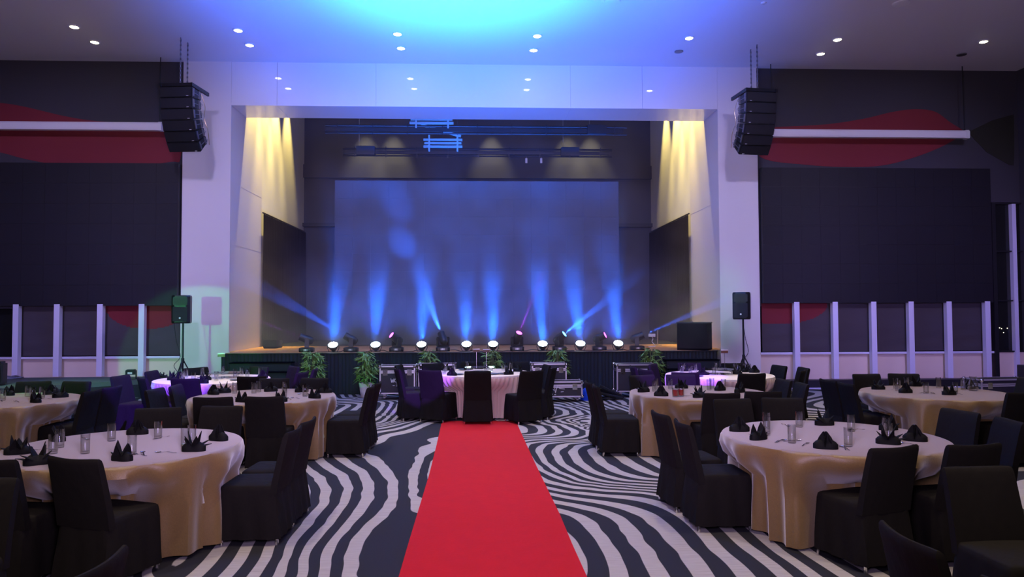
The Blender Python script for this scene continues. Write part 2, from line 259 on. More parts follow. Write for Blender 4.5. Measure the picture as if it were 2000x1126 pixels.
# --- floor: striped op-art carpet; the stripe phase is a smooth field through traced stripe centres
CPTS = """1,0.76,6.31 1,0.81,6.06 1,0.85,5.80 1,0.86,5.37 1,0.82,5.02 2,0.72,6.70 2,0.84,6.57 2,0.93,6.33 2,0.96,6.04 2,0.98,5.72 2,0.98,5.36 2,0.95,5.01 3,0.71,6.86 3,0.89,6.66 3,1.03,6.44 3,1.07,6.08 3,1.10,5.74 3,1.12,5.35 3,1.10,5.00 4,0.70,7.02 4,0.88,6.88 4,1.07,6.71 4,1.21,6.49 4,1.26,6.20 4,1.26,5.90 4,1.27,5.49 4,1.24,4.99 5,0.71,7.16 5,0.94,6.98 5,1.17,6.77 5,1.30,6.54 5,1.36,6.23 5,1.38,5.82 5,1.39,5.40 5,1.39,4.99 6,0.71,7.31 6,0.95,7.10 6,1.20,6.93 6,1.38,6.74 6,1.51,6.50 6,1.55,6.19 6,1.57,5.81 6,1.59,5.47 6,1.55,4.98 7,0.71,7.42 7,0.97,7.22 7,1.23,7.08 7,1.43,6.95 7,1.57,6.78 7,1.66,6.55 8,0.70,7.56 8,0.99,7.35 8,1.25,7.22 8,1.51,7.10 8,1.66,6.95 8,1.74,6.80 9,0.69,7.70 9,0.95,7.45 9,1.27,7.31 9,1.54,7.24 9,1.70,7.13 9,1.80,7.01 10,0.69,7.89 10,0.84,7.71 10,1.11,7.52 10,1.38,7.40 10,1.65,7.31 10,1.84,7.14 11,0.81,7.91 11,1.03,7.66 11,1.30,7.50 11,1.57,7.41 11,1.86,7.24 12,0.68,8.48 12,0.80,8.13 12,0.95,7.85 12,1.19,7.65 12,1.51,7.49 12,1.89,7.32 12,0.64,10.13 12,0.89,10.28 12,1.38,10.33 12,1.60,10.43 13,0.66,9.59 13,0.68,9.22 13,0.70,8.85 13,0.76,8.58 13,0.82,8.30 13,0.93,8.05 13,1.04,7.81 13,1.28,7.68 13,1.53,7.56 13,1.90,7.38 14,1.58,10.33 14,1.36,10.25 14,1.12,10.20 14,0.87,9.99 14,0.75,9.53 14,0.76,9.19 14,0.77,8.85 14,0.82,8.59 14,0.87,8.34 14,1.05,7.92 14,1.29,7.68 14,1.61,7.55 14,1.93,7.45 15,1.57,10.28 15,1.24,10.19 15,0.93,9.99 15,0.86,9.52 15,0.86,9.16 15,0.87,8.79 15,0.93,8.52 15,1.00,8.25 15,1.22,7.83 15,1.63,7.62 15,1.94,7.51 16,1.56,10.22 16,1.35,10.12 16,1.14,9.91 16,0.97,9.51 16,0.97,9.18 16,0.97,8.84 16,1.06,8.37 16,1.24,7.95 16,1.56,7.70 16,1.96,7.58 17,1.55,10.15 17,1.24,9.97 17,1.15,9.71 17,1.07,9.45 17,1.07,9.12 17,1.07,8.78 17,1.16,8.37 17,1.34,7.98 17,1.66,7.75 17,1.98,7.64 18,1.54,10.06 18,1.45,10.02 18,1.31,9.87 18,1.19,9.45 18,1.19,9.18 18,1.19,8.92 18,1.22,8.66 18,1.26,8.40 18,1.44,8.02 18,1.67,7.81 18,1.99,7.70 19,1.50,9.83 19,1.34,9.44 19,1.33,9.13 19,1.33,8.82 19,1.40,8.35 19,1.61,7.97 19,2.01,7.77 20,1.47,9.60 20,1.45,9.37 20,1.47,9.00 20,1.53,8.52 20,1.64,8.13 20,1.79,7.94 20,2.03,7.84 21,1.62,8.75 21,1.70,8.38 21,1.83,8.12 21,2.04,7.92 22,1.80,8.89 22,1.85,8.55 22,1.94,8.19 22,2.08,8.01 23,1.97,8.73 23,2.04,8.38 23,2.11,8.14 24,2.10,8.84 24,2.14,8.58 24,2.17,8.31 11,0.63,10.24 11,0.90,10.36 11,1.27,10.41 11,1.53,10.54 11,1.64,10.82 10,1.37,11.97 10,1.58,11.52 10,1.65,11.12 10,1.62,10.82 10,1.47,10.58 10,1.27,10.47 10,0.91,10.44 10,0.63,10.34 9,1.19,12.07 9,1.43,11.74 9,1.49,11.47 9,1.56,11.20 9,1.51,10.83 9,1.29,10.59 9,0.91,10.51 9,0.61,10.48 8,1.15,12.03 8,1.33,11.62 8,1.43,11.21 8,1.40,10.91 8,1.24,10.69 8,0.92,10.58 8,0.60,10.56 7,1.11,11.90 7,1.26,11.46 7,1.31,11.10 7,1.19,10.78 7,0.93,10.66 7,0.61,10.65 6,1.02,11.99 6,1.17,11.63 6,1.20,11.23 6,1.13,10.93 6,0.94,10.75 6,0.61,10.70 5,0.90,11.91 5,1.05,11.56 5,1.08,11.23 5,0.99,10.93 5,0.82,10.81 5,0.60,10.78 4,0.78,11.92 4,0.92,11.69 4,0.96,11.28 4,0.88,10.98 4,0.61,10.85 3,0.66,11.84 3,0.79,11.49 3,0.77,11.18 3,0.60,10.94 2,0.56,11.76 2,0.64,11.46 2,0.61,11.07 14,1.85,11.94 14,1.71,12.18 14,1.93,12.46 14,1.82,11.75 15,1.76,11.34 15,1.70,11.62 15,1.65,11.90 15,1.60,12.19 15,1.78,12.43 15,1.97,12.67 12,1.75,11.29 12,1.71,11.55 12,1.68,11.81 12,1.49,12.19 12,1.69,12.57 12,1.98,12.87 12,1.98,13.27 12,1.93,13.56 12,1.87,13.85 12,1.79,14.09 12,1.71,14.33 11,1.68,11.55 11,1.52,11.94 11,1.40,12.23 11,1.60,12.57 11,1.76,12.79 11,1.91,13.00 11,1.90,13.48 11,1.84,13.74 11,1.79,14.01 11,1.63,14.41 10,1.54,11.72 10,1.37,12.11 10,1.30,12.29 10,1.47,12.58 10,1.78,12.94 10,1.79,13.28 10,1.74,13.64 10,1.59,14.02 10,1.42,14.35 9,1.28,12.06 9,1.20,12.30 9,1.33,12.53 9,1.49,12.77 9,1.66,13.02 9,1.67,13.29 9,1.67,13.57 9,1.57,14.02 9,1.40,14.19 8,1.26,11.90 8,1.12,12.19 8,1.10,12.37 8,1.24,12.60 8,1.48,12.90 8,1.54,13.16 8,1.54,13.58 8,1.38,13.96 7,1.26,12.78 7,1.41,13.10 7,1.44,13.58 7,1.36,13.74 6,1.29,13.18 14,2.10,13.54 14,2.01,13.85 14,1.91,14.15 14,1.81,14.32 16,2.15,13.90 16,1.99,14.31 13,2.06,13.26 13,2.00,13.51 13,1.95,13.75 13,1.89,14.00 15,2.12,13.68 15,2.04,13.98 15,1.95,14.27 17,2.20,14.21 17,2.01,14.55 18,2.31,13.11 18,2.35,13.00 20,2.37,13.52 20,2.50,13.06 22,2.44,13.96 22,2.51,13.63 22,2.58,13.31 22,2.65,12.98 24,2.52,14.51 24,2.61,14.03 24,2.66,13.75 24,2.71,13.48 24,2.76,13.21 23,2.47,14.19 23,2.53,13.91 23,2.59,13.62 23,2.65,13.33 23,2.71,13.05 21,2.40,13.74 21,2.49,13.41 21,2.57,13.09 26,2.66,15.20 26,2.68,14.85 26,2.69,14.50 26,2.74,14.19 26,2.79,13.87 26,2.83,13.56 28,2.91,15.41 28,2.90,15.07 28,2.90,14.74 28,2.85,14.24 28,2.93,14.00 27,2.75,15.10 27,2.76,14.80 27,2.78,14.49 27,2.83,14.14 27,2.88,13.78 25,2.59,14.93 25,2.62,14.60 25,2.65,14.26 25,2.70,13.98 25,2.75,13.70 25,2.80,13.42 29,2.98,15.74 29,3.00,15.46 29,3.02,15.18 29,3.04,14.90 29,3.03,14.65 29,3.01,14.40 30,3.00,16.24 30,3.04,15.98 30,3.09,15.72 30,3.13,15.46 30,3.18,15.20 7,1.70,5.52 7,1.72,5.21 7,1.70,4.97 8,1.84,5.41 8,1.85,5.21 8,1.84,4.96 9,1.96,5.41 9,1.98,5.20 9,1.98,4.96 10,2.11,5.42 10,2.12,5.19 10,2.12,4.95 11,2.20,5.41 11,2.22,5.15 11,2.22,4.94 12,2.29,5.47 12,2.31,5.22 12,2.32,4.94 0,-0.79,9.68 0,-0.79,9.42 0,-0.80,9.16 0,-0.80,8.90 0,-0.81,8.64 0,-0.79,8.36 0,-0.77,8.08 0,-0.75,7.80 0,-0.71,7.52 0,-0.66,7.23 0,-0.59,6.90 1,-1.36,9.71 1,-1.27,9.45 1,-1.18,9.18 1,-1.09,8.92 1,-1.00,8.65 1,-0.95,8.37 1,-0.91,8.09 1,-0.86,7.80 1,-0.82,7.46 1,-0.79,7.11 1,-0.79,6.74 1,-0.79,6.37 1,-0.82,6.07 1,-0.85,5.77 1,-0.81,5.46 1,-0.77,5.15 -1,-0.69,9.23 -1,-0.69,8.93 -1,-0.68,8.64 -1,-0.68,8.35 -1,-0.68,8.05 -1,-0.65,7.69 -1,-0.62,7.32 -2,-0.61,8.95 -2,-0.61,8.64 -2,-0.60,8.33 2,-1.41,9.27 2,-1.33,9.03 2,-1.25,8.78 2,-1.17,8.54 2,-1.09,8.28 2,-1.00,8.02 2,-0.96,7.68 2,-0.91,7.33 2,-0.89,6.91 2,-0.94,6.55 2,-1.01,6.22 2,-1.03,5.92 2,-1.01,5.51 2,-0.96,5.14 3,-1.55,9.00 3,-1.43,8.77 3,-1.31,8.55 3,-1.21,8.21 3,-1.10,7.87 3,-1.06,7.56 3,-1.01,7.25 3,-1.03,6.97 3,-1.04,6.69 3,-1.09,6.22 3,-1.12,5.78 3,-1.08,5.40 3,-1.04,5.15 4,-1.64,8.88 4,-1.51,8.63 4,-1.39,8.37 4,-1.31,8.07 4,-1.24,7.78 4,-1.20,7.45 4,-1.16,7.13 4,-1.16,6.85 4,-1.17,6.56 4,-1.19,6.28 4,-1.21,6.01 4,-1.20,5.65 4,-1.13,5.17 5,-1.79,8.89 5,-1.66,8.63 5,-1.52,8.38 5,-1.43,8.08 5,-1.35,7.78 5,-1.31,7.46 5,-1.27,7.14 5,-1.27,6.80 5,-1.27,6.46 5,-1.29,5.99 5,-1.30,5.66 5,-1.21,5.18 6,-1.91,8.83 6,-1.76,8.55 6,-1.60,8.27 6,-1.51,7.98 6,-1.42,7.69 6,-1.39,7.40 6,-1.36,7.10 6,-1.36,6.80 6,-1.36,6.50 6,-1.37,6.23 6,-1.38,5.96 6,-1.37,5.61 6,-1.28,5.18 7,-2.06,8.84 7,-1.95,8.61 7,-1.83,8.39 7,-1.71,8.17 7,-1.62,7.88 7,-1.52,7.60 7,-1.49,7.33 7,-1.45,7.07 7,-1.45,6.75 7,-1.44,6.43 7,-1.47,5.94 7,-1.43,5.51 7,-1.36,5.18 8,-2.13,8.72 8,-1.98,8.45 8,-1.83,8.17 8,-1.74,7.87 8,-1.64,7.56 8,-1.60,7.29 8,-1.55,7.03 8,-1.56,6.77 8,-1.56,6.51 8,-1.55,6.23 8,-1.55,5.94 8,-1.49,5.54 9,-2.05,8.30 9,-1.92,8.00 9,-1.79,7.71 9,-1.72,7.43 9,-1.66,7.16 9,-1.65,6.73 10,-1.96,7.92 10,-1.83,7.52 10,-1.77,7.25 0,-0.74,10.07 0,-0.65,10.51 1,-1.41,9.56 1,-1.36,10.01 1,-1.30,10.25 1,-1.24,10.50 1,-1.09,10.81 1,-0.94,11.15 1,-0.80,11.50 2,-1.52,10.41 2,-1.49,10.84 2,-1.31,11.11 2,-1.14,11.40 2,-1.05,11.70 2,-0.95,12.00 3,-1.62,10.87 3,-1.43,11.26 3,-1.22,11.59 3,-1.12,11.90 3,-1.02,12.21 4,-1.67,11.19 4,-1.45,11.42 4,-1.28,11.72 4,-1.19,11.99 4,-1.10,12.25 6,-1.72,11.53 6,-1.50,11.80 6,-1.33,12.13 6,-1.15,12.44 8,-1.75,11.72 8,-1.57,11.97 8,-1.44,12.21 8,-1.28,12.41 10,-1.77,11.89 10,-1.63,12.04 10,-1.50,12.28 10,-1.40,12.64 12,-1.79,12.00 12,-1.69,12.10 12,-1.57,12.36 12,-1.55,12.70 12,-1.53,13.04 14,-1.82,12.13 14,-1.72,12.29 14,-1.70,12.55 14,-1.68,12.81 14,-1.68,13.07 14,-1.67,13.33 14,-1.67,13.59 15,-1.85,12.30 15,-1.77,12.67 15,-1.77,13.02 15,-1.76,13.38 15,-1.76,13.65 15,-1.76,13.92 15,-1.76,14.19 15,-1.78,14.46 15,-1.80,14.73 15,-1.82,15.00 16,-1.88,12.49 16,-1.84,12.77 16,-1.79,13.06 16,-1.81,13.40 16,-1.82,13.74 16,-1.83,14.00 16,-1.84,14.26 16,-1.85,14.53 16,-1.86,14.79 16,-1.95,15.12 16,-2.22,15.33 18,-1.99,13.15 18,-1.99,13.41 18,-1.98,13.67 18,-1.98,13.93 18,-2.00,14.22 18,-2.02,14.51 18,-2.04,14.81 18,-2.13,15.11 18,-2.27,15.16 17,-1.93,12.83 17,-1.91,13.20 17,-1.89,13.56 17,-1.90,13.87 17,-1.91,14.18 17,-1.92,14.49 17,-1.96,14.75 17,-2.00,15.01 17,-2.26,15.27 19,-2.08,13.75 19,-2.09,14.00 19,-2.09,14.26 19,-2.10,14.51 19,-2.16,14.87 19,-2.25,15.03 20,-2.20,14.61 20,-2.23,14.87 22,-2.56,13.15 22,-2.52,13.46 22,-2.48,13.78 22,-2.48,14.11 22,-2.48,14.43 22,-2.53,14.82 22,-2.76,14.98 22,-3.15,15.10 24,-2.76,13.28 24,-2.74,13.56 24,-2.73,13.84 24,-2.72,14.12 24,-2.70,14.40 24,-2.78,14.71 24,-3.10,14.88 23,-2.69,12.96 23,-2.65,13.24 23,-2.61,13.53 23,-2.60,13.80 23,-2.59,14.07 23,-2.58,14.34 23,-2.64,14.70 23,-2.88,14.84 23,-3.13,14.99 25,-2.85,13.72 25,-2.84,14.04 25,-2.83,14.36 25,-2.92,14.66 25,-3.07,14.73 26,-2.98,14.28 26,-2.99,14.47 21,-2.86,15.18 21,-2.55,15.05 20,-3.18,15.26 20,-2.88,15.22 20,-2.57,15.18 18,-3.39,16.39 18,-3.31,16.08 18,-3.22,15.77 18,-2.92,15.52 18,-2.60,15.36 17,-3.33,16.51 17,-3.23,16.20 17,-3.13,15.88 17,-2.81,15.62 16,-3.23,16.50 16,-3.14,16.19 16,-3.05,15.87 16,-2.80,15.74 16,-2.63,15.55 14,-3.06,16.55 14,-2.99,16.30 14,-2.93,16.05 14,-2.66,15.71 15,-3.15,16.56 15,-3.08,16.28 15,-3.00,15.99 15,-2.75,15.70 12,-2.89,16.54 12,-2.75,16.09 12,-2.69,15.97 13,-2.97,16.55 13,-2.90,16.29 13,-2.83,16.04 13,-2.68,15.81 1,-0.66,6.53 1,-0.65,6.27 1,-0.65,6.01 1,-0.64,5.75 1,-0.64,5.50 1,-0.68,5.13 1,-0.79,6.47 1,-0.79,6.18 1,-0.78,5.90 1,-0.75,5.64 1,-0.73,5.38 1,-1.22,9.26 1,-1.01,9.39 1,-0.92,8.97 1,-0.91,8.66 1,-1.24,9.77 1,-0.98,9.76 1,-0.84,10.17 1,-1.00,9.17 1,-0.91,9.45 1,-0.77,11.02 1,-0.70,11.49 1,-1.23,9.34 1,-1.20,9.67 1,-1.18,10.00 1,-1.08,10.35 1,-0.98,10.69"""
def carpet_field(xs, ys):
    a = np.array([[float(q) for q in t.split(',')] for t in CPTS.split()])
    ph, P = a[:, 0], a[:, 1:]
    def generic(x, y):
        return (x*2.6+3.1*np.sin(.85*y+.35*x)+2.0*np.sin(1.7*y-.6*x+1.3)+1.6*np.sin(.9*x+.4*y))*1.25
    def K(r): return r*r*np.log(r+1e-6)
    n = len(a)
    D = np.sqrt(((P[:, None]-P[None])**2).sum(-1))
    A = np.zeros((n+3, n+3)); A[:n, :n] = K(D)+np.eye(n)*.002
    A[:n, n] = A[n, :n] = 1; A[:n, n+1:] = P; A[n+1:, :n] = P.T
    sol = np.linalg.solve(A, np.concatenate([ph, np.zeros(3)]))
    G = np.stack(np.meshgrid(xs, ys), -1).reshape(-1, 2)
    out = np.zeros(len(G)); near = np.zeros(len(G))
    for i in range(0, len(G), 4000):
        g = G[i:i+4000]; d = np.sqrt(((g[:, None]-P[None])**2).sum(-1))
        out[i:i+4000] = K(d) @ sol[:n]+sol[n]+g @ sol[n+1:]; near[i:i+4000] = d.min(1)
    t = np.clip((near-.7)/1.3, 0, 1); t = t*t*(3-2*t)
    return (1-t)*out+t*generic(G[:, 0], G[:, 1]), G
def make_floor():
    xs = np.concatenate([np.arange(XL, -5.2, .10), np.arange(-5.2, 5.6, .035), np.arange(5.6, XR+.05, .10)])
    ys = np.concatenate([np.arange(-5, 2.5, .2), np.arange(2.5, 17.45, .035)])
    ph, G = carpet_field(xs, ys)
    nx, ny = len(xs), len(ys)
    me = bpy.data.meshes.new('floor')
    v = np.zeros((len(G), 3)); v[:, :2] = G
    ii = (np.arange(ny-1)[:, None]*nx+np.arange(nx-1)[None]).ravel()
    f = np.stack([ii, ii+1, ii+nx+1, ii+nx], 1)
    me.vertices.add(len(v)); me.vertices.foreach_set('co', v.ravel())
    me.loops.add(f.size); me.loops.foreach_set('vertex_index', f.ravel())
    me.polygons.add(len(f)); me.polygons.foreach_set('loop_start', np.arange(len(f))*4); me.polygons.foreach_set('loop_total', np.full(len(f), 4))
    me.update(calc_edges=True)
    at = me.attributes.new('stripe', 'FLOAT', 'POINT'); at.data.foreach_set('value', ph.astype(np.float32))
    m = bpy.data.materials.new('striped_carpet'); m.use_nodes = True; nt = m.node_tree; b = nt.nodes['Principled BSDF']
    b.inputs['Roughness'].default_value = .95; b.inputs['Specular IOR Level'].default_value = .2
    a = nt.nodes.new('ShaderNodeAttribute'); a.attribute_name = 'stripe'
    mu = nt.nodes.new('ShaderNodeMath'); mu.operation = 'MULTIPLY'; mu.inputs[1].default_value = PI; nt.links.new(a.outputs['Fac'], mu.inputs[0])
    cs = nt.nodes.new('ShaderNodeMath'); cs.operation = 'COSINE'; nt.links.new(mu.outputs[0], cs.inputs[0])
    r = nt.nodes.new('ShaderNodeMapRange'); r.inputs[1].default_value = .0; r.inputs[2].default_value = .10; nt.links.new(cs.outputs[0], r.inputs[0])
    tc = nt.nodes.new('ShaderNodeTexCoord'); mp = nt.nodes.new('ShaderNodeMapping'); mp.inputs['Scale'].default_value = (4, 90, 1)
    nt.links.new(tc.outputs['Object'], mp.inputs[0])
    ns = nt.nodes.new('ShaderNodeTexNoise'); ns.inputs['Scale'].default_value = 1; ns.inputs['Detail'].default_value = 3; nt.links.new(mp.outputs[0], ns.inputs[0])
    c1 = nt.nodes.new('ShaderNodeMix'); c1.data_type = 'RGBA'; c1.inputs[6].default_value = (.22, .205, .205, 1); c1.inputs[7].default_value = (.48, .445, .435, 1); nt.links.new(ns.outputs['Fac'], c1.inputs[0])
    c2 = nt.nodes.new('ShaderNodeMix'); c2.data_type = 'RGBA'; c2.inputs[6].default_value = (.019, .019, .023, 1); nt.links.new(c1.outputs[2], c2.inputs[7]); nt.links.new(r.outputs[0], c2.inputs[0])
    nt.links.new(c2.outputs[2], b.inputs['Base Color'])
    me.materials.append(m)
    o = bpy.data.objects.new('floor', me); COL.objects.link(o)
    tag(o, 'black and pale grey op-art striped carpet floor', kind='structure')
make_floor()
struct('ceiling', B(XL, XR, -5, WY+.1, CZ, CZ+.2), MT['plaster'], label='flat pale plaster ceiling')
struct('wall_left', B(XL-.2, XL, -5, WY+.2, 0, CZ), MT['darkwall'])
struct('wall_right', B(XR, XR+.2, -5, WY+.2, 0, CZ), MT['darkwall'])
struct('wall_rear', B(XL, XR, -5.2, -5, 0, CZ), MT['darkwall'])
PLX0, PLX1, PRX0, PRX1 = -7.25, -6.1, 5.9, 6.9
def mural(mb, pts, k, y, per=6):
    w = [PY(x, yy, WY) for x, yy in pts]; c = smooth_curve([(p.x, p.z, 0) for p in w], per)
    n = len(c); mb.k = k
    mb.raw([(p.x, y, p.y) for p in c]+[(p.x, y+.01, p.y) for p in c], [tuple(range(n))]+[(i, (i+1) % n, (i+1) % n+n, i+n) for i in range(n)])
    mb.k = 0
lw = MB(); lw.box(XL, PLX0, WY+.06, WY+.25, 2.0, CZ)
mural(lw, [(-160, 205), (-60, 196), (0, 200), (45, 207), (136, 228), (211, 237), (320, 241), (350.5, 242), (350.5, 309), (332, 315), (250, 322), (105, 318), (60, 312), (30, 305), (0, 297), (-80, 280)], 1, WY+.05)
struct('wall_front_left', lw, [MT['darkwall'], MT['redwall']], label='charcoal wall with red wave mural left of the stage')
rw = MB(); rw.box(PRX1, 12.9, WY+.06, WY+.25, 2.0, CZ); rw.box(12.9, XR, WY+.06, WY+.25, 4.62, CZ)
mural(rw, [(1486, 249), (1512, 247), (1611, 242), (1687, 231), (1747, 217), (1792, 212), (1829, 217), (1859, 238), (1885, 256), (1871, 269), (1838, 287), (1792, 305), (1732, 321), (1672, 325), (1581, 321), (1486, 305)], 1, WY+.05)
mural(rw, [(1893, 257), (1940, 234), (1983, 222), (1984, 290), (1983, 322), (1974, 321), (1930, 296)], 2, WY+.05, 1)
struct('wall_front_right', rw, [MT['darkwall'], MT['redwall'], MT['olive']], label='charcoal wall with red and olive mural right of the stage')
# proscenium: pillars, beam, reveals
PB = 19.85
pm = B(PLX0, PLX1, WY, PB, 0, CZ)
for z in (5.06, 3.55): pm.box(PLX0-.001, PLX1+.002, WY-.003, PB, z, z+.006)
struct('wall_stage_left', pm, MT['white'], label='white proscenium pillar at the left of the stage')
pm = B(PRX0, PRX1, WY, PB, 0, CZ)
for z in (4.62,): pm.box(PRX0-.002, PRX1+.001, WY-.003, PB, z, z+.006)
struct('wall_stage_right', pm, MT['white'], label='white proscenium pillar at the right of the stage')
bmx = MB(); xs_ = [PLX1, -5.0, -2.6, -.2, 2.2, 4.0, PRX0]
for a, b in zip(xs_[:-1], xs_[1:]): bmx.box(a+.004, b-.004, WY, 18.5, 6.93, CZ)
bmx.box(PLX1, PRX0, WY+.02, 18.49, 6.935, CZ)
struct('trim_1', bmx, MT['gloss'], label='white bulkhead beam over the stage opening', bevel=0)
# stage house
struct('wall_stage_house_left', B(-7.2, PLX1, PB, 24.5, 0, 9.6), MT['wallpaint'])
struct('wall_stage_house_right', B(PRX0, 7.0, PB, 24.5, 0, 9.6), MT['wallpaint'])
struct('wall_stage_house_left.001', B(-7.2, PLX1, 18.6, PB, CZ, 9.6), MT['wallpaint'])
struct('wall_stage_house_right.001', B(PRX0, 7.0, 18.6, PB, CZ, 9.6), MT['wallpaint'])
bw = B(-7.2, 7.0, 24.5, 24.7, 0, 9.6); bw.box(PLX1, PRX0, 24.35, 24.5, 6.5, 6.95)
struct('wall_stage_back', bw, MT['backwall'], label='dark grey back wall of the stage')
struct('trim_2', B(PLX1, PRX0, 24.3, 24.5, 4.82, 4.94), MT['black'])
struct('ceiling_stage', B(-7.2, 7.0, 17.5, 24.7, 9.6, 9.8), MT['black'])
struct('wall_stage_header', B(-7.2, 7.0, 18.35, 18.5, CZ+.2, 9.6), MT['black'])
struct('floor_stage_rear', B(PLX1, PRX0, 20.0, 24.5, 0, .945), MT['black'])
# window banks under the side screens
def bank(n, x0, x1, posts, zb, label):
    root = thing('window_%d' % n, (0, 0, 0)); root['kind'] = 'structure'; root['label'] = label
    struct('spandrel_panel', B(x0, x1, WY+.08, WY+.14, .0, .80), MT['frost'], root)
    struct('sill_rail', B(x0, x1, WY-.02, WY+.08, .80, .85), MT['mull'], root)
    struct('night_pane', B(x0, x1, WY+.16, WY+.18, .85, 2.1), MT['pane'], root)
    for i, px in enumerate(posts):
        struct('mullion', B(px-.065, px+.065, WY-.16, WY-.03, zb[i], 2.1), MT['mull'], root)
lp = [PY(x, 640, WY-.1).x for x in (33, 113, 197, 278)]
rp = [PY(x, 640, WY-.1).x for x in (1555, 1630, 1705, 1778, 1852, 1927)]
lp = [lp[0]-2.0, lp[0]-1.0]+lp
bank(1, XL, PLX0, lp, [.39]*6, 'strip windows with white mullions under the left screen')
bank(2, PRX1, 12.86, rp, [.2]*6, 'strip windows with white mullions under the right screen')
def blinds(x0, x1, posts, side, red):
    e = [x0]+posts+[x1]
    for i, (a, b) in enumerate(zip(e[:-1], e[1:])):
        a2, b2 = (a+.01, b-.01)
        if b2-a2 < .2: continue
        mb = MB(); nx, nz = 30, 40; rnd = random.Random(i*7+len(side)); vs = []
        p1, p2 = rnd.random()*6, rnd.random()*6
        for j in range(nz+1):
            for k in range(nx+1):
                u, v = k/nx, j/nz; zz = .87+v*1.2
                yy = WY+.05+.010*math.sin(v*11+p1+2*u)*(1-v)+.006*math.sin(v*23+p2-3*u)*(1-v)
                vs.append((a2+(b2-a2)*u, yy, zz))
        def kf(k, j):
            if red is None: return 0
            xc = a2+(b2-a2)*(k+.5)/nx; zc = .87+1.2*(j+.5)/nz
            return 1 if zc > red(xc) else 0
        for j in range(nz):
            for k in range(nx):
                mb.mi.append(kf(k, j)); q = j*(nx+1)+k; mb.f.append((q, q+1, q+nx+2, q+nx+1))
        mb.v = vs
        o = mb.build('roller_blind', [MT['blind'], MT['blindred']], smooth=True)
        tag(o, 'dark lowered roller blind, %s of those under the %s screen' % (ORD[i], side), 'blind', 'roller blinds under the %s screen' % side)
def redL(x):   # lower edge of the red disc that the left mural carries on over the blinds
    c = PY(287, 596, WY).x; t = (x-c)/1.0; return 2.05-.55*math.sqrt(max(0, 1-t*t)) if abs(t) < 1 else 9
def redR(x):
    c = PY(1522, 592, WY).x; t = (x-c)/1.25; return 2.05-.5*math.sqrt(max(0, 1-t*t)) if abs(t) < 1 else 9
blinds(-11.6+.4, PLX0, lp[3:], 'left', redL)
blinds(PRX1+.05, 12.86, rp, 'right', redR)
# right-hand night window
wn = thing('window_3'); wn['kind'] = 'structure'; wn['label'] = 'tall dark night window in the right corner'
struct('pane', B(12.95, XR, WY+.10, WY+.12, .85, 4.6), MT['pane'], wn)
struct('column', B(13.28, XR, WY+.5, WY+.6, .2, 4.6), MT['frost'], wn)
for z in (4.57, 3.35, 2.1, .82): struct('transom', B(12.93, XR, WY+.02, WY+.1, z, z+.035), MT['black'], wn)
struct('mullion', B(12.86, 12.96, WY-.06, WY+.1, .0, 4.6), MT['black'], wn)
struct('mullion', B(13.42, 13.52, WY-.02, WY+.12, .2, 4.57), MT['mull'], wn, label='pale mullion beside the corner')
struct('spandrel_panel', B(12.96, XR, WY+.06, WY+.12, .15, .82), MT['frost'], wn)
cl = MB()
for x, z in ((13.02, 1.42), (13.06, 1.34), (13.1, 1.42), (13.15, 1.40), (13.3, 1.41), (13.2, 1.30)): cl.lathe([(.004, 0), (.012, .01), (.004, .02)], (x, WY+.095, z), 6)
struct('street_light_glow_dots', cl, MT['citylight'], wn)  # glowing beads set on the pane to imitate street-light glints
struct('trim_3', B(PRX1+.4, 12.9, WY-.5, WY-.17, 0, .2), MT['black'], label='black plinth along the foot of the right wall')
struct('trim_4', B(PRX1+.4, XR, WY-.54, WY-.50, 0, .025), MT['mull'], label='thin pale edge strip on the floor at the right wall')
# LED walls
def ledwall(x0, x1, z0, z1, y, label, nx, nz, m='led'):
    r = thing('led_screen', ((x0+x1)/2, y, z0), 0, label, 'screen')
    cx = (x0+x1)/2
    mb = MB()
    for i in range(nx):
        for j in range(nz):
            a = x0-cx+(x1-x0)*i/nx; b = x0-cx+(x1-x0)*(i+1)/nx; c = (z1-z0)*j/nz; d = (z1-z0)*(j+1)/nz
            mb.box(a+.001, b-.001, -.03, .02, c+.001, d-.001)
    mb.build('display_face', MT[m], r)
    B(x0-cx, x1-cx, .02, .14, 0, z1-z0).build('back_frame', MT['black'], r)
    return r
ledwall(-13.5, PLX0-.03, 2.06, 5.47, WY-.12, 'large dark video screen left of the stage, above the windows', 12, 7)
ledwall(PRX1+.04, 12.78, 2.07, 5.44, WY-.12, 'large dark video screen right of the stage, above the windows', 12, 7)
ledwall(-4.12, 3.88, .98, 5.58, 20.0, 'huge dark video wall at the back of the stage', 16, 9, 'ledstage')
# projection screen cases
def pscreen(xa, xb, z, rods, label):
    r = thing('projection_screen', ((xa+xb)/2, 17.12, z), 0, label, 'projection screen'); c = (xa+xb)/2
    pr = [(-.07, -.09), (.06, -.09), (.08, -.05), (.08, .08), (.05, .10), (-.05, .10), (-.08, .06), (-.08, -.05)]
    MB().rings([[Vector((x-c, p, q)) for p, q in pr] for x in (xa+.08, xb-.08)]).build('housing', MT['screen'], r, bevel=0)
    for x in (xa+.04, xb-.04):
        MB().rings([[Vector((x-c+s*.04, p*1.1, q*1.1)) for p, q in pr] for s in (-1, 1)]).build('end_cap', MT['whiteplastic'], r)
    for x in rods: MB().tube([(x-c, 0, .1), (x-c, .02, CZ-z-.004)], .012, 6).build('rod', MT['black'], r)
pscreen(-13.2, PY(318, 248, 17.12).x, PY(318, 248, 17.12).z, [PY(312, 200, 17.12).x], 'white retracted projection screen case hanging on the left wall')
pscreen(PY(1505, 262, 17.12).x, PY(1890, 263, 17.12).x, PY(1700, 262, 17.12).z, [PY(1882, 200, 17.12).x, PY(1507, 200, 17.12).x], 'white retracted projection screen case hanging on the right wall')
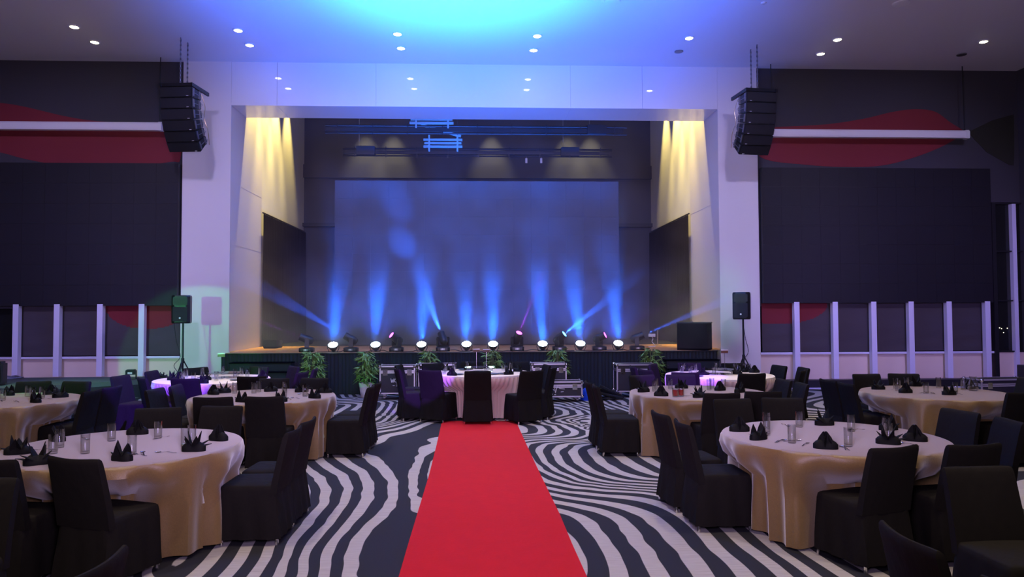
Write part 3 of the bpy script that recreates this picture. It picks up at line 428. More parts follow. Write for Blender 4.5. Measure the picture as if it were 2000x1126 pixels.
# ---------------------------------------------------------------- ceiling fittings
DL = [(-8.69, 15.33), (-8.72, 16.19), (-5.27, 15.41), (-5.3, 16.26), (-1.85, 15.5), (-1.87, 16.34), (1.23, 15.51), (1.21, 16.37), (4.64, 15.52), (8.02, 15.5), (8.06, 16.38), (11.42, 15.51)]
d0 = None
for i, (x, y) in enumerate(DL):
    row = 'pair' 
    pos = ['nearer of the leftmost pair', 'farther of the leftmost pair', 'nearer of the second pair from left', 'farther of the second pair from left', 'nearer of the middle-left pair over the stage',
           'farther of the middle-left pair over the stage', 'nearer of the middle-right pair over the stage', 'farther of the middle-right pair over the stage', 'single one in front of an unlit fitting',
           'nearer of the pair right of the stage', 'farther of the pair right of the stage', 'rightmost one by the right wall'][i]
    lab = 'lit recessed warm ceiling downlight, '+pos
    if d0 is None:
        d0 = thing('ceiling_downlight', (x, y, CZ), 0, lab, 'ceiling light', 'lit ceiling downlights')
        MB().lathe([(.085, 0), (.115, -.002), (.115, -.02), (.085, -.025), (.085, -.001)], n=20).build('trim_ring', MT['whiteplastic'], d0, smooth=True)
        MB().lathe([(.0, -.045), (.04, -.040), (.07, -.026), (.083, -.010), (.083, -.004), (0, -.004)], n=20).build('lamp', MT['warmlamp'], d0)
    else: dup(d0, (x, y, CZ), 0, lab, 'ceiling light', 'lit ceiling downlights')
    light('downlight_bulb', 'SPOT', (x, y, CZ-.06), 210, WARM, (x, y-4.0, 0), spot_size=math.radians(50), spot_blend=.7, shadow_soft_size=.06)
for (x, y, r, lab) in [(4.64, 16.36, .10, 'dark unlit ceiling downlight beyond the single lit one'), (11.48, 16.34, .11, 'dark unlit ceiling downlight near the right corner')]:
    t = thing('unlit_downlight', (x, y, CZ), 0, lab, 'ceiling light')
    MB().lathe([(r*.75, 0), (r, -.002), (r, -.02), (r*.75, -.025)], n=20).build('trim_ring', MT['steel'], t, smooth=True)
    MB().lathe([(0, -.006), (r*.74, -.006), (r*.74, -.001), (0, -.001)], n=20).build('lens', MT['black'], t)
for (x, y, r, lab) in [(2.57, 13.73, .16, 'round ceiling speaker grille at the top edge, right of centre'), (8.36, 13.63, .16, 'round ceiling speaker grille at the top edge, far right'), (5.6, 13.7, .05, 'small round smoke detector between the ceiling speakers')]:
    t = thing('ceiling_speaker' if r > .1 else 'smoke_detector', (x, y, CZ), 0, lab, 'ceiling speaker' if r > .1 else 'smoke detector')
    MB().lathe([(r*.9, 0), (r, -.003), (r, -.02), (r*.9, -.024)], n=24).build('rim', MT['whiteplastic'], t, smooth=True)
    MB().lathe([(0, -.02), (r*.88, -.016), (r*.88, -.001), (0, -.001)], n=24).build('grille', MT['steel'], t, smooth=True)
# line arrays on chains
def line_array(x, y, ztop, yaw, side, label):
    r = thing('line_array', (x, y, ztop), yaw, label, 'loudspeaker')
    fr = MB(); fr.box(-.36, .36, -.22, .30, .0, .07); fr.box(-.38, -.34, -.26, .50, -.02, .06); fr.box(.34, .38, -.26, .50, -.02, .06)
    fr.build('rigging_frame', MT['fixture'], r)
    p = Vector((0, -.24, -.02)); a = 0
    for i in range(6):
        a = math.radians([0, 6, 13, 21, 29, 37][i]); h = .243
        M_ = Matrix.Translation(p) @ Matrix.Rotation(a, 4, 'X')
        c = MB(); hb = h*.40
        v = [(-.365, 0, 0), (.365, 0, 0), (.355, .42, -.03), (-.355, .42, -.03), (-.365, 0, -h+.008), (.365, 0, -h+.008), (.355, .42, -h+.05), (-.355, .42, -h+.05)]
        c.raw([M_ @ Vector(q) for q in v], [(0, 1, 2, 3), (4, 7, 6, 5), (0, 4, 5, 1), (1, 5, 6, 2), (2, 6, 7, 3), (3, 7, 4, 0)])
        cb = c.build('cabinet', MT['fixture'], r, bevel=.008)
        g = MB(); g.box(-.35, .35, -.012, .004, -h+.022, -.014, M_); g.build('grille', MT['grille'], cb)
        b = MB(); b.box(.24 if side > 0 else -.29, .29 if side > 0 else -.24, -.016, -.010, -h+.03, -h+.042, M_); b.build('badge', MT['whiteplastic'], cb)
        for sx in (-1, 1):
            s = MB()
            for yy in (.06, .32): s.box(sx*.366-.012, sx*.366+.012, yy-.02, yy+.02, -h*.8, -.02, M_)
            s.box(sx*.366-.005, sx*.366+.005, .06, .32, -h*.5, -h*.45, M_)
            s.tube([M_ @ Vector((sx*.370, .32, -.05)), M_ @ Vector((sx*.41, .37, -.1)), M_ @ Vector((sx*.370, .32, -.18))], .006, 5)
            s.build('rigging_bracket', MT['steel'], cb)
        p = M_ @ Vector((0, 0, -h))
    for k, yy in enumerate((-.06, .24)):
        ch = MB(); L = CZ-ztop-.05; n = int(L/.05)
        for j in range(n):
            z = .06+L*j/n; dz = L/n*.62
            if j % 2: ch.box(-.018, .018, yy-.004, yy+.004, z, z+dz*1.5)
            else: ch.box(-.004, .004, yy-.018, yy+.018, z, z+dz*1.5)
        ch.tube([(0, yy, .05), (0, yy, CZ-ztop-.002)], .004, 5)
        ch.build('chain', MT['steel'], r)
    cb = MB()
    for sx in ((1,) if side > 0 else (-1,)):
        pts = [(sx*.40, .1, -.1), (sx*.44, .2, -.35), (sx*.41, .22, -.6), (sx*.45, .32, -.85), (sx*.42, .45, -1.15)]
        cb.tube(smooth_curve(pts, 4, False), .007, 5)
    cb.build('link_cable', MT['brass'], r)
line_array(PY(353, 170, 15.9).x, 15.95, PY(353, 174, 15.95).z, math.radians(-6), 1, 'black curved line-array loudspeaker hanging on chains left of the stage')
line_array(PY(1479, 182, 15.9).x, 15.95, PY(1479, 184, 15.95).z, math.radians(6), -1, 'black curved line-array loudspeaker hanging on chains right of the stage')
# loudspeakers on stands
def pa(x, y, zc, rz, label, l2):
    st = thing('speaker_stand', (x, y, 0), rz, l2, 'speaker stand')
    h0 = zc-.30
    MB().tube([(0, 0, .25), (0, 0, h0)], .022, 10).build('pole', MT['fixture'], st)
    MB().tube([(0, 0, .75), (0, 0, .86)], .035, 10).build('collar', MT['fixture'], st)
    for k in range(3):
        a = 2*PI*k/3+.4; c, s = math.cos(a), math.sin(a)
        MB().tube([(0.02*c, .02*s, .8), (.42*c, .42*s, .02)], .014, 8).build('leg', MT['fixture'], st)
    sp = thing('loudspeaker', (x, y, h0), rz, label, 'loudspeaker')
    v = []
    for z, k in ((0, .94), (.03, 1), (.60, 1), (.63, .94)):
        v.append([Vector((px_*k, py_*k-.05, z)) for px_, py_ in ((-.20, -.14), (-.12, -.19), (.12, -.19), (.20, -.14), (.15, .19), (-.15, .19))])
    MB().rings(v).build('cabinet', MT['fixture'], sp, bevel=.006)
    MB().box(-.155, .155, -.253, -.236, .05, .37).build('woofer_grille', MT['grille'], sp)
    MB().box(-.155, .155, -.250, -.236, .41, .58).build('horn', MT['black'], sp)
    MB().lathe([(0, 0), (.02, 0), (.02, .006), (0, .006)], (0, -.258, .12), 10, Matrix.Rotation(PI/2, 3, 'X')).build('badge', MT['whiteplastic'], sp)
pl = PY(358, 605, 16.4); pa(pl.x, 16.4, pl.z, .12, 'black loudspeaker on a stand before the left pillar', 'black tripod speaker stand before the left pillar')
pr_ = PY(1451, 598, 16.4); pa(pr_.x, 16.4, pr_.z, -.55, 'black loudspeaker on a stand before the right pillar', 'black tripod speaker stand before the right pillar')
for sx, pp, lab in ((1, pl, 'left'), (-1, pr_, 'right')):
    cb = MB(); x0, z0 = pp.x-.06*sx, pp.z-.3
    cb.tube(smooth_curve([(x0-.1, 16.3, z0), (x0-.05, 16.32, z0-.4), (x0+.03, 16.34, z0-.75), (x0-.09, 16.3, z0-.95), (x0+.02, 16.35, z0-1.2), (x0-.03, 16.3, .02)], 5, False), .007, 6)
    tag(cb.build('cable', MT['black']), 'thin black cable hanging from the loudspeaker at the %s pillar' % lab, 'cable')

# ================================================================ STAGE
SX0, SX1, SY, SZ = -5.93, 5.5, 16.5, .95
def pleat(mb, x0, x1, y, z0, z1, amp=.018, per=.085, side=0, seed=1, gather=1):
    rnd = random.Random(seed); n = int(abs(x1-x0)/per*6)+2; rows = [0, .3, .7, 1]; vs = []
    ph = [rnd.uniform(-.6, .6) for _ in range(n+1)]
    for t in rows:
        z = z0+(z1-z0)*t
        for i in range(n+1):
            u = i/n; x = x0+(x1-x0)*u
            a = math.sin(i/6*2*PI+ph[i//9])*amp*(1-.35*t)+math.sin(i*.11+seed)*amp*.8*(1-t)*gather
            vs.append((x, y-a, z) if side == 0 else (y+a*side, x, z))
    f = [(r*(n+1)+i, r*(n+1)+i+1, (r+1)*(n+1)+i+1, (r+1)*(n+1)+i) for r in range(len(rows)-1) for i in range(n)]
    return mb.raw(vs, f)
st = thing('stage', (0, SY, 0), 0, 'raised stage with wooden floor and black pleated skirt', 'stage')
dk = MB()
ny = 22
for i in range(ny):
    a = 3.5*i/ny; b = 3.5*(i+1)/ny
    dk.box(SX0 if a < .9 else PLX1+.01, SX1 if a < .9 else PRX0-.01, a+.0015, b-.0015, SZ-.03, SZ)
dk.build('wooden_deck', MT['wood'], st)
B(SX0, SX1, .02, .88, 0, SZ-.03).build('platform', MT['black'], st)
mb = MB(); pleat(mb, SX0, SX1, -.03, .012, SZ-.01, seed=3); mb.build('pleated_skirt', MT['skirt'], st, smooth=True)
mb = MB(); pleat(mb, 0, .88, SX0-.02, .012, SZ-.01, side=-1, seed=5); mb.build('pleated_skirt', MT['skirt'], st, smooth=True)
B(SX0-.03, SX1+.01, -.05, .06, SZ-.012, SZ+.004).build('black_edge_band', MT['black'], st)
def steps(x0, x1, label, m):
    r = thing('stage_steps', ((x0+x1)/2, SY-.08, 0), 0, label, 'steps'); h = (x1-x0)/2
    for i, (z, d) in enumerate([(.77, .32), (.58, .62), (.39, .92), (.20, 1.22)]):
        B(-h-.01*i, h+.01*i, -d, 0 if i == 0 else -d+.30, 0, z-.02).build('riser', m, r)
        B(-h-.015-.01*i, h+.015+.01*i, -d-.02, -d+.31, z-.02, z).build('tread', MT['blackcloth'], r)
steps(-5.62, -4.28, 'dark carpeted steps at the left end of the stage', MT['skirt'])
steps(4.20, 5.42, 'black carpeted steps at the right end of the stage', MT['skirt'])
# side curtains
for sx, x, lab in ((-1, PLX1, 'left'), (1, PRX0, 'right')):
    mb = MB()
    for (a, b, s) in ((19.75, 21.7, 3), (21.55, 24.3, 9)):
        pleat(mb, a, b, x-sx*.09-(sx*.012 if s == 9 else 0), SZ+.01, 4.60, amp=.035, per=.16, side=-sx, seed=s)
    o = thing('stage_curtain', (0, 0, 0), 0, 'black pleated curtain along the %s side wall of the stage' % lab, 'curtain')
    mb.build('drape', MT['blackcloth'], o, smooth=True)
    MB().tube([(x-sx*.08, 19.7, 4.63), (x-sx*.08, 24.3, 4.63)], .022, 8).build('curtain_track', MT['fixture'], o)
# podium cabinet draped in black
q = PY(1357, 684, 16.95)
r = thing('draped_cabinet', (q.x+.02, 17.02, SZ), math.radians(-28), 'tall black draped cabinet at the right end of the stage', 'cabinet')
mb = MB(); v = []
for z, k in ((0, 1.0), (.3, .995), (.6, .99), (.64, .985)):
    v.append([Vector((a*.36*k, b*.30*k, z)) for a, b in ((-1, -1), (0, -1.03), (1, -1), (1.02, 0), (1, 1), (-1, 1), (-1.02, 0))])
mb.rings(v).build('drape', MT['blackcloth'], r)
B(-.37, .37, -.31, .31, .64, .665).build('top', MT['casepanel'], r, bevel=.004)
q = PY(1352, 626, 16.95); mb = MB(); mb.box(-.03, .03, -.03, .03, 0, .015); mb.tube([(0, 0, .01), (0, 0, .05)], .006, 6)
tag(mb.build('table_clip', MT['steel'], None, (q.x, 17.0, SZ+.666)), 'tiny metal clip standing on the black draped cabinet', 'clip')
# power outlet box on a stand and post standing in for the green-lit curtain gap
q = PY(1273, 652, 18.6)
r = thing('socket_box', (q.x, 18.6, SZ), 0, 'white socket box with cable standing on stage right', 'socket box')
B(-.09, .09, -.03, .03, .26, .34).build('box', MT['whiteplastic'], r, bevel=.004)
MB().tube(smooth_curve([(0, 0, .27), (.03, 0, .2), (.0, 0, .14), (.06, -.02, .06), (.08, -.05, .01)], 5, False), .008, 6).build('cable', MT['whiteplastic'], r)
B(-.08, .08, -.04, .06, .0, .015).build('foot', MT['whiteplastic'], r)
q = PY(1284, 655, 19.4)
r = thing('curtain_gap_post', (q.x, 19.4, SZ), 0, 'thin upright steel post on stage right standing in for a green-lit curtain gap', 'stand')
MB().tube([(0, 0, 0), (0, 0, .42)], .02, 8).build('pole', MT['chrome'], r); B(-.1, .1, -.1, .1, 0, .01).build('base', MT['steel'], r)
for k, (xx, yy, a, b, c) in enumerate([(PY(530, 676, 18.9).x, 18.9, .34, .3, .22), (PY(543, 672, 19.2).x, 19.3, .16, .16, .20)]):
    mb = MB(); mb.box(-a/2, a/2, -b/2, b/2, 0, c)
    tag(mb.build('equipment_box', MT['blackcloth'] if k == 0 else MT['casepanel'], None, (xx, yy, SZ), bevel=.02), ['low black bundle by the left stage curtain', 'small dark box beside the left stage curtain'][k], 'box')
# ---------------------------------------------------------------- overhead battens
def batten(y, xa, xb, z, lab, boxes, second=True):
    r = thing('lighting_batten', ((xa+xb)/2, y, z), 0, lab, 'lighting batten'); c = (xa+xb)/2; h = (xb-xa)/2
    MB().tube([(-h, 0, .10), (h, 0, .10)], .03, 8).build('pipe', MT['black'], r)
    MB().tube([(-h, .02, -.10), (h, .02, -.10)], .022, 8).build('pipe', MT['black'], r)
    B(-h, h-.1, -.03, .05, -.05, .05).build('cable_tray', MT['fixture'], r)
    for i in range(9):
        x = -h+.35+i*(2*h-.7)/8; B(x-.015, x+.015, -.05, -.04, -.16, .16).build('clamp', MT['fixture'], r)
    for x in boxes:
        B(x-c-.27, x-c+.27, -.12, .08, -.1, .16).build('dimmer_box', MT['fixture'], r, bevel=.01)
        MB().tube([(x-c-.2, 0, .15), (x-c-.2, .0, 9.595-z)], .006, 5).build('suspension_wire', MT['steel'], r)
    return r, c, h
z1 = PY(930, 298, 20.8).z
xa, xb = PY(670, 296, 20.8).x, PY(1195, 298, 20.8).x
batten(20.8, xa, xb, z1, 'lower black lighting batten hanging over the stage', [PY(715, 290, 20.8).x, PY(1113, 292, 20.8).x])
z2 = PY(930, 254, 19.9).z
batten(19.9, PY(635, 250, 19.9).x, PY(1224, 252, 19.9).x, z2, 'upper black lighting batten under the stage ceiling', [PY(1165, 250, 19.9).x])
def panto(x0, x1, z, y, lab, arm):
    r = thing('cable_pantograph', ((x0+x1)/2, y, z), 0, lab, 'cable hoist'); h = (x1-x0)/2
    for k in range(3): B(-h+.03*(k % 2), h-.03*(k % 2), -.03, .03, k*.10, k*.10+.06).build('slat', MT['hoist'], r)
    for x in (-h*.7, h*.75): B(x-.025, x+.025, -.05, -.03, -.12, .36).build('bracket', MT['hoist'], r)
    for x in (-h*.7, h*.75): MB().tube([(x, -.04, .35), (x, -.04, 9.595-z)], .008, 6).build('suspension_cable', MT['black'], r)
    if arm:
        MB().box(-.6, .6, -.03, .03, -.035, .035, Matrix.Translation((h-.62, 0, .50)) @ Matrix.Rotation(math.radians(16), 4, 'Y')).build('arm', MT['hoist'], r)
a = PY(827, 288, 20.6); b = PY(903, 288, 20.6); panto(a.x, b.x, a.z, 20.6, 'pale folded cable pantograph above the lower batten', True)
a = PY(800, 242, 19.7); b = PY(886, 242, 19.7); panto(a.x, b.x, a.z, 19.7, 'pale folded cable pantograph just under the bulkhead', False)
for px_, lab in ((1028, 'left'), (1057, 'right')):
    q = PY(px_, 313, 20.8); r = thing('hanging_hook', (q.x, 20.8, q.z), 0, 'small white hook under the lower batten, %s of two' % lab, 'hook')
    B(-.03, .03, -.02, .02, -.08, .06).build('plate', MT['whiteplastic'], r); MB().tube([(0, 0, .05), (0, 0, z1-q.z-.11)], .006, 6).build('rod', MT['steel'], r)
# warm spots raking the side walls and the back wall (fittings hidden behind the bulkhead)
def wallspot(x, y, z, tx, ty, tz, p, ang, name='rake_lamp', col=(1, .76, .24), **k):
    light(name, 'SPOT', (x, y, z), p, col, (tx, ty, tz), spot_size=math.radians(ang), spot_blend=k.get('blend', .8), shadow_soft_size=.04)
for y in (19.0, 20.0, 21.0, 22.3):
    wallspot(-5.60, y, 9.3, -6.15, y+.1, 5.9, 2200 if y < 22 else 1300, 38)
    wallspot(5.40, y, 9.3, 5.95, y+.1, 5.9, 2200 if y < 22 else 1200, 38)
for x in (PY(710, 270, 24).x, PY(765, 280, 24).x, PY(960, 270, 24).x, PY(1112, 280, 24).x, PY(1158, 280, 24).x):
    wallspot(x, 23.75, 9.1, x, 24.5, 6.0, 480, 42, 'back_wall_lamp', (1, .88, .55), blend=.9)
# ---------------------------------------------------------------- stage lights
HAZE = []
def wash(x, i):
    y = 16.95
    r = thing('wash_light', (x, y, SZ), 0, 'round LED wash light shining blue-white on the stage edge, %s' % ORD[i], 'stage light', 'LED wash lights on the stage edge')
    B(-.11, .11, -.05, .05, 0, .012).build('floor_bracket', MT['fixture'], r)
    for s in (-1, 1): MB().tube([(s*.10, 0, .01), (s*.135, 0, .09), (s*.13, 0, .14)], .008, 6).build('bracket_arm', MT['fixture'], r)
    tilt = Matrix.Rotation(math.radians(34), 4, 'X'); T = Matrix.Translation((0, 0, .13)) @ tilt
    MB().lathe([(0, -.115), (.05, -.11), (.09, -.05), (.122, .02), (.127, .05), (.112, .05)], n=24, m=T).build('housing', MT['fixture'], r, smooth=True)
    d = MB(); d.lathe([(0, .044), (.112, .044), (.112, .05), (0, .05)], n=24, m=T)
    for k in range(12):
        a = 2*PI*k/12; c = Matrix.Translation((.095*math.cos(a), .095*math.sin(a), 0)); d.lathe([(.018, .05), (.014, .058), (0, .06)], n=8, m=T @ c)
    for k in range(6):
        a = 2*PI*k/6; c = Matrix.Translation((.048*math.cos(a), .048*math.sin(a), 0)); d.lathe([(.018, .05), (.014, .058), (0, .06)], n=8, m=T @ c)
    d.build('led_lens', MT['washlens'], r)
    p = Vector((x, y-.05, SZ+.23))
    light('wash_beam', 'SPOT', p, 8500, (.010, .15, 1.0), p+Vector((random.uniform(-.06, .06), .56, 1)), spot_size=math.radians(24), spot_blend=.9, shadow_soft_size=.08)
    light('wash_spill', 'SPOT', p, 300, (.03, .14, 1.0), p+Vector((0, .7, 1)), spot_size=math.radians(110), spot_blend=1, shadow_soft_size=.08)
for i, px_ in enumerate((650, 733, 823, 911, 963, 1060, 1134, 1208)): wash(PY(px_, 670, 16.9).x, i)
def moving_head(px_, T, col, power, ang, i, lensmat, prism=((0, 0),)):
    x = PY(px_, 680, 16.95).x; y = 17.0
    r = thing('moving_head', (x, y, SZ), 0, 'black moving-head stage light with %s beam, %s of the eight' % ({'b': 'a blue', 'p': 'a purple'}[lensmat], ORD[i]), 'stage light', 'moving heads on the stage edge')
    b = MB(); v = []
    for z, k in ((0, .95), (.02, 1), (.09, 1), (.11, .8)): v.append([Vector((a*.165*k, c*.12*k, z)) for a, c in ((-1, -.7), (-.7, -1), (.7, -1), (1, -.7), (1, .7), (.7, 1), (-.7, 1), (-1, .7))])
    bs = b.rings(v).build('base', MT['fixture'], r)
    B(-.05, .05, -.128, -.116, .03, .075).build('display', MT['steel'], bs)
    MB().lathe([(0, 0), (.022, 0), (.022, .006), (0, .006)], (.0, -.13, .055), 12, Matrix.Rotation(PI/2, 3, 'X')).build('round_badge', MT['whiteplastic'], bs)
    T = Vector(T).normalized()
    yaw = math.atan2(T.x, T.y) if abs(T.x)+abs(T.y) > .2 else 0
    yaw2 = -yaw
    Y = Matrix.Rotation(yaw2, 4, 'Z')
    yk = MB(); yk.box(-.15, .15, -.05, .05, .11, .15, Y)
    for s in (-1, 1):
        yk.rings([[Y @ Vector((s*.13+dx, dy*k, z)) for dx, dy in ((-.02, -.055), (.02, -.055), (.02, .055), (-.02, .055))] for z, k in ((.14, 1), (.24, .9), (.34, .7))])
        yk.lathe([(0, -.008), (.035, -.008), (.035, .008), (0, .008)], Y @ Vector((s*.157, 0, .29)), 14, Matrix.Rotation(yaw2, 3, 'Z') @ Matrix.Rotation(PI/2, 3, 'Y'))
    yk.build('yoke', MT['fixture'], r, bevel=.006)
    q = Vector((0, 0, 1)).rotation_difference(T).to_matrix().to_4x4(); Tm = Matrix.Translation((0, 0, .30)) @ q
    hd = MB().lathe([(0, -.16), (.06, -.155), (.095, -.11), (.10, .0), (.088, .07), (.088, .17), (.078, .175), (.074, .15)], n=18, m=Tm).build('head', MT['fixture'], r, smooth=True)
    MB().lathe([(.0, .158), (.074, .158), (.074, .162), (0, .162)], n=18, m=Tm).build('lens', MT['bluelens' if lensmat == 'b' else 'purplelens'], hd)
    p = Tm @ Vector((0, 0, .19))+Vector((x, y, SZ))
    for (u, v) in prism:
        d = (T+Vector((u, 0, v))).normalized()
        light('head_beam', 'SPOT', p, power/len(prism), col, p+d, spot_size=math.radians(ang), spot_blend=.3 if ang < 12 else 1, shadow_soft_size=.02)
BL, PU = (.02, .14, 1.0), (.42, .03, 1.0)
moving_head(598, (-1, -.25, .44), PU, 500, 5, 0, 'p')
moving_head(685, (-1, -.12, .60), BL, 4000, 11, 1, 'b')
moving_head(774, (-.62, -.45, .52), PU, 900, 5, 2, 'p')
moving_head(865, (-.36, .74, .90), BL, 20000, 13, 3, 'b', ((0, .03), (.03, -.22)))
moving_head(1010, (.36, -.68, 1), PU, 2200, 6, 4, 'p')
moving_head(1093, (1, -.62, .86), BL, 8000, 9, 5, 'b')
moving_head(1171, (.95, -.5, .50), PU, 500, 5, 6, 'p')
moving_head(1245, (1, -.2, .44), BL, 3500, 7, 7, 'b')
# power cables lying along the stage edge
rnd = random.Random(5)
for i, (a, b) in enumerate([(620, 760), (760, 860), (880, 1000), (1000, 1120), (1130, 1240)]):
    xa, xb = PY(a, 684, 16.8).x, PY(b, 684, 16.8).x; pts = []
    for k in range(14): pts.append((xa+(xb-xa)*k/13, 16.72+rnd.uniform(-.07, .10), SZ+.012+(rnd.random() < .2)*.03))
    tag(MB().tube(smooth_curve(pts, 4, False), .009, 6).build('power_cable', MT['black']), 'black power cable lying along the stage edge, %s stretch' % ORD[i], 'cable', 'cables on the stage edge')
# haze filling the air over the stage
hz = B(-6.05, 5.85, 16.0, 19.2, SZ+.06, 6.85)
hm = bpy.data.materials.new('stage_haze'); hm.use_nodes = True; nt = hm.node_tree; nt.nodes.clear()
out = nt.nodes.new('ShaderNodeOutputMaterial'); vs_ = nt.nodes.new('ShaderNodeVolumeScatter')
vs_.inputs['Color'].default_value = (.9, .92, 1, 1); vs_.inputs['Density'].default_value = .06; vs_.inputs['Anisotropy'].default_value = .1
tc = nt.nodes.new('ShaderNodeTexCoord'); sp = nt.nodes.new('ShaderNodeSeparateXYZ'); nt.links.new(tc.outputs['Object'], sp.inputs[0])
mr = nt.nodes.new('ShaderNodeMapRange'); mr.interpolation_type = 'SMOOTHSTEP'; mr.inputs[1].default_value = 1.0; mr.inputs[2].default_value = 3.6; mr.inputs[3].default_value = .125; mr.inputs[4].default_value = .020
nt.links.new(sp.outputs[2], mr.inputs[0])
nz = nt.nodes.new('ShaderNodeTexNoise'); nz.inputs['Scale'].default_value = 1.1; nz.inputs['Detail'].default_value = 2; nt.links.new(tc.outputs['Object'], nz.inputs['Vector'])
m2 = nt.nodes.new('ShaderNodeMapRange'); m2.inputs[1].default_value = .35; m2.inputs[2].default_value = .65; m2.inputs[3].default_value = .45; m2.inputs[4].default_value = 1.6; nt.links.new(nz.outputs['Fac'], m2.inputs[0])
mm = nt.nodes.new('ShaderNodeMath'); mm.operation = 'MULTIPLY'; nt.links.new(mr.outputs[0], mm.inputs[0]); nt.links.new(m2.outputs[0], mm.inputs[1]); nt.links.new(mm.outputs[0], vs_.inputs['Density'])
vs_.inputs['Color'].default_value = (1, .86, 1, 1)
nt.links.new(vs_.outputs[0], out.inputs['Volume'])
o = hz.build('stage_haze', hm); tag(o, 'thin blue-lit haze hanging over the stage', 'haze', kind='stuff')
# ---------------------------------------------------------------- flight cases
LOGO = [[(0, 1), (.07, 0), (.15, .8), (.22, 0), (.34, 1)], [(.36, 1), (.33, 0)], [(.55, 1), (.36, .45), (.56, 0)], [(.58, 1), (.66, -.55), (.84, .9)], [(.80, .55), (.95, .62), (1.05, .42), (1.5, .30)], [(.2, -.75), (.42, -.75)], [(.55, -.85), (.72, -.85)], [(1.15, -.3), (1.4, -.25)]]
def case(x, y, w_, d, h, z0, rz, label, logo, lid=.13, wheels=True, lx=.32, lz=.52, ls=.17):
    r = thing('flight_case', (x, y, 0), rz, label, 'flight case')
    t = .028; z1_ = z0+h; zs = z1_-lid
    B(-w_/2+.006, w_/2-.006, .006, d-.006, z0+.006, zs-.005).build('body', MT['casepanel'], r)
    B(-w_/2+.006, w_/2-.006, .006, d-.006, zs+.005, z1_-.006).build('lid', MT['casepanel'], r)
    e = MB()
    for X in (-w_/2, w_/2-t):
        for Y in (0, d-t): e.box(X, X+t, Y, Y+t, z0, z1_)
    for z in (z0, zs-t-.004, zs+.004, z1_-t):
        for Y in (0, d-t): e.box(-w_/2, w_/2, Y, Y+t, z, z+t)
        for X in (-w_/2, w_/2-t): e.box(X, X+t, 0, d, z, z+t)
    e.build('edge_profile', MT['alu'], r, bevel=.003)
    for X in (-w_/2, w_/2):
        for Y in (0, d):
            for z in (z0, z1_): MB().lathe([(0, -.036), (.03, -.03), (.042, 0), (.03, .03), (0, .036)], (X*.985, Y*.97+.008, z+(.02 if z == z0 else -.02)), 8).build('ball_corner', MT['chrome'], r, smooth=True)
    for X in (-w_*.34, w_*.34):
        k = MB(); k.box(X-.05, X+.05, -.008, .002, zs-.075, zs+.05); k.box(X-.03, X+.03, -.016, -.006, zs-.05, zs+.03); k.box(X-.04, X+.04, -.020, -.014, zs-.005, zs+.012)
        k.build('butterfly_latch', MT['chrome'], r, bevel=.003)
    if logo:
        L = MB()
        for s in LOGO:
            pts = [(-w_/2+w_*lx+q[0]*ls*1.15, -.003, z0+(zs-z0)*lz+q[1]*ls*.5) for q in s]
            for a, b in zip(pts[:-1], pts[1:]):
                a, b = Vector(a), Vector(b); dd = (b-a).normalized(); n = Vector((dd.z, 0, -dd.x))*.006
                L.raw([a-n, a+n, b+n, b-n], [(0, 1, 2, 3)])
        L.build('white_script_logo', MT['whiteplastic'], r)
    if wheels:
        for X in (-w_/2+.1, w_/2-.1):
            for Y in (.1, d-.1):
                k = MB(); k.lathe([(0, -.018), (.045, -.018), (.045, .018), (0, .018)], (X, Y, .046), 14, Matrix.Rotation(PI/2, 3, 'Y')); k.box(X-.03, X+.03, Y-.03, Y+.03, .085, z0+.002); k.box(X-.026, X-.02, Y-.02, Y+.02, .04, .09); k.box(X+.02, X+.026, Y-.02, Y+.02, .04, .09)
                k.build('castor', MT['steel'], r)
    return r
cy = 15.36
case(PY(776, 740, cy).x, cy, .76, .46, .60, .13, .02, 'upright wheeled black flight case left of the central table', True)
case(PY(853, 738, cy+.1).x, cy+.1, .80, .46, .62, .13, 0, 'black flight case behind the central table, left part', False)
case(PY(1073, 738, cy+.1).x, cy+.1, .76, .46, .62, .13, 0, 'upright black flight case behind the long low one', False)
case(PY(1243, 738, cy).x, cy, .86, .46, .60, .13, -.02, 'upright black flight case behind the middle right table', True)
qa = PY(1138, 770, 14.75); case(qa.x-.50, 14.75, 1.0, .45, .33, .10, .0, 'long low black flight case with silver edges right of the central table', True, lid=.10, lx=.28, lz=.62, ls=.20)
qa = PY(1912, 750, 14.2); c = case(qa.x+.62, 14.2, 1.2, .5, .36, .10, .08, 'low silver-edged flight case by the right windows', False, lid=.12)
# ---------------------------------------------------------------- bamboo plants
def leafmesh(n, h, spread, seed, zlo=.30):
    rnd = random.Random(seed); mb = MB()
    for i in range(n):
        t = rnd.random(); z = zlo+(h-zlo)*t
        a = rnd.uniform(0, 2*PI); rr = spread*(.35+.65*math.sin(PI*min(1, .25+.75*t*.9)))*math.sqrt(rnd.random())
        p = Vector((rr*math.cos(a), rr*math.sin(a), z)); L = rnd.uniform(.10, .19); wd = L*.12
        d = Vector((math.cos(a+rnd.uniform(-1, 1)), math.sin(a+rnd.uniform(-1, 1)), rnd.uniform(-.9, .35))).normalized()
        s = d.cross(Vector((0, 0, 1)))
        if s.length < .1: s = Vector((1, 0, 0))
        s.normalize(); s = Matrix.Rotation(rnd.uniform(-.8, .8), 3, d) @ s; up = s.cross(d)
        q = [p, p+d*L*.35+s*wd, p+d*L*.7+s*wd*.7-up*L*.04, p+d*L-up*L*.14, p+d*L*.7-s*wd*.7-up*L*.04, p+d*L*.35-s*wd, p+d*L*.4+up*.006]
        mb.raw(q, [(0, 1, 6), (1, 2, 6), (2, 3, 6), (3, 4, 6), (4, 5, 6), (5, 0, 6)])
    return mb
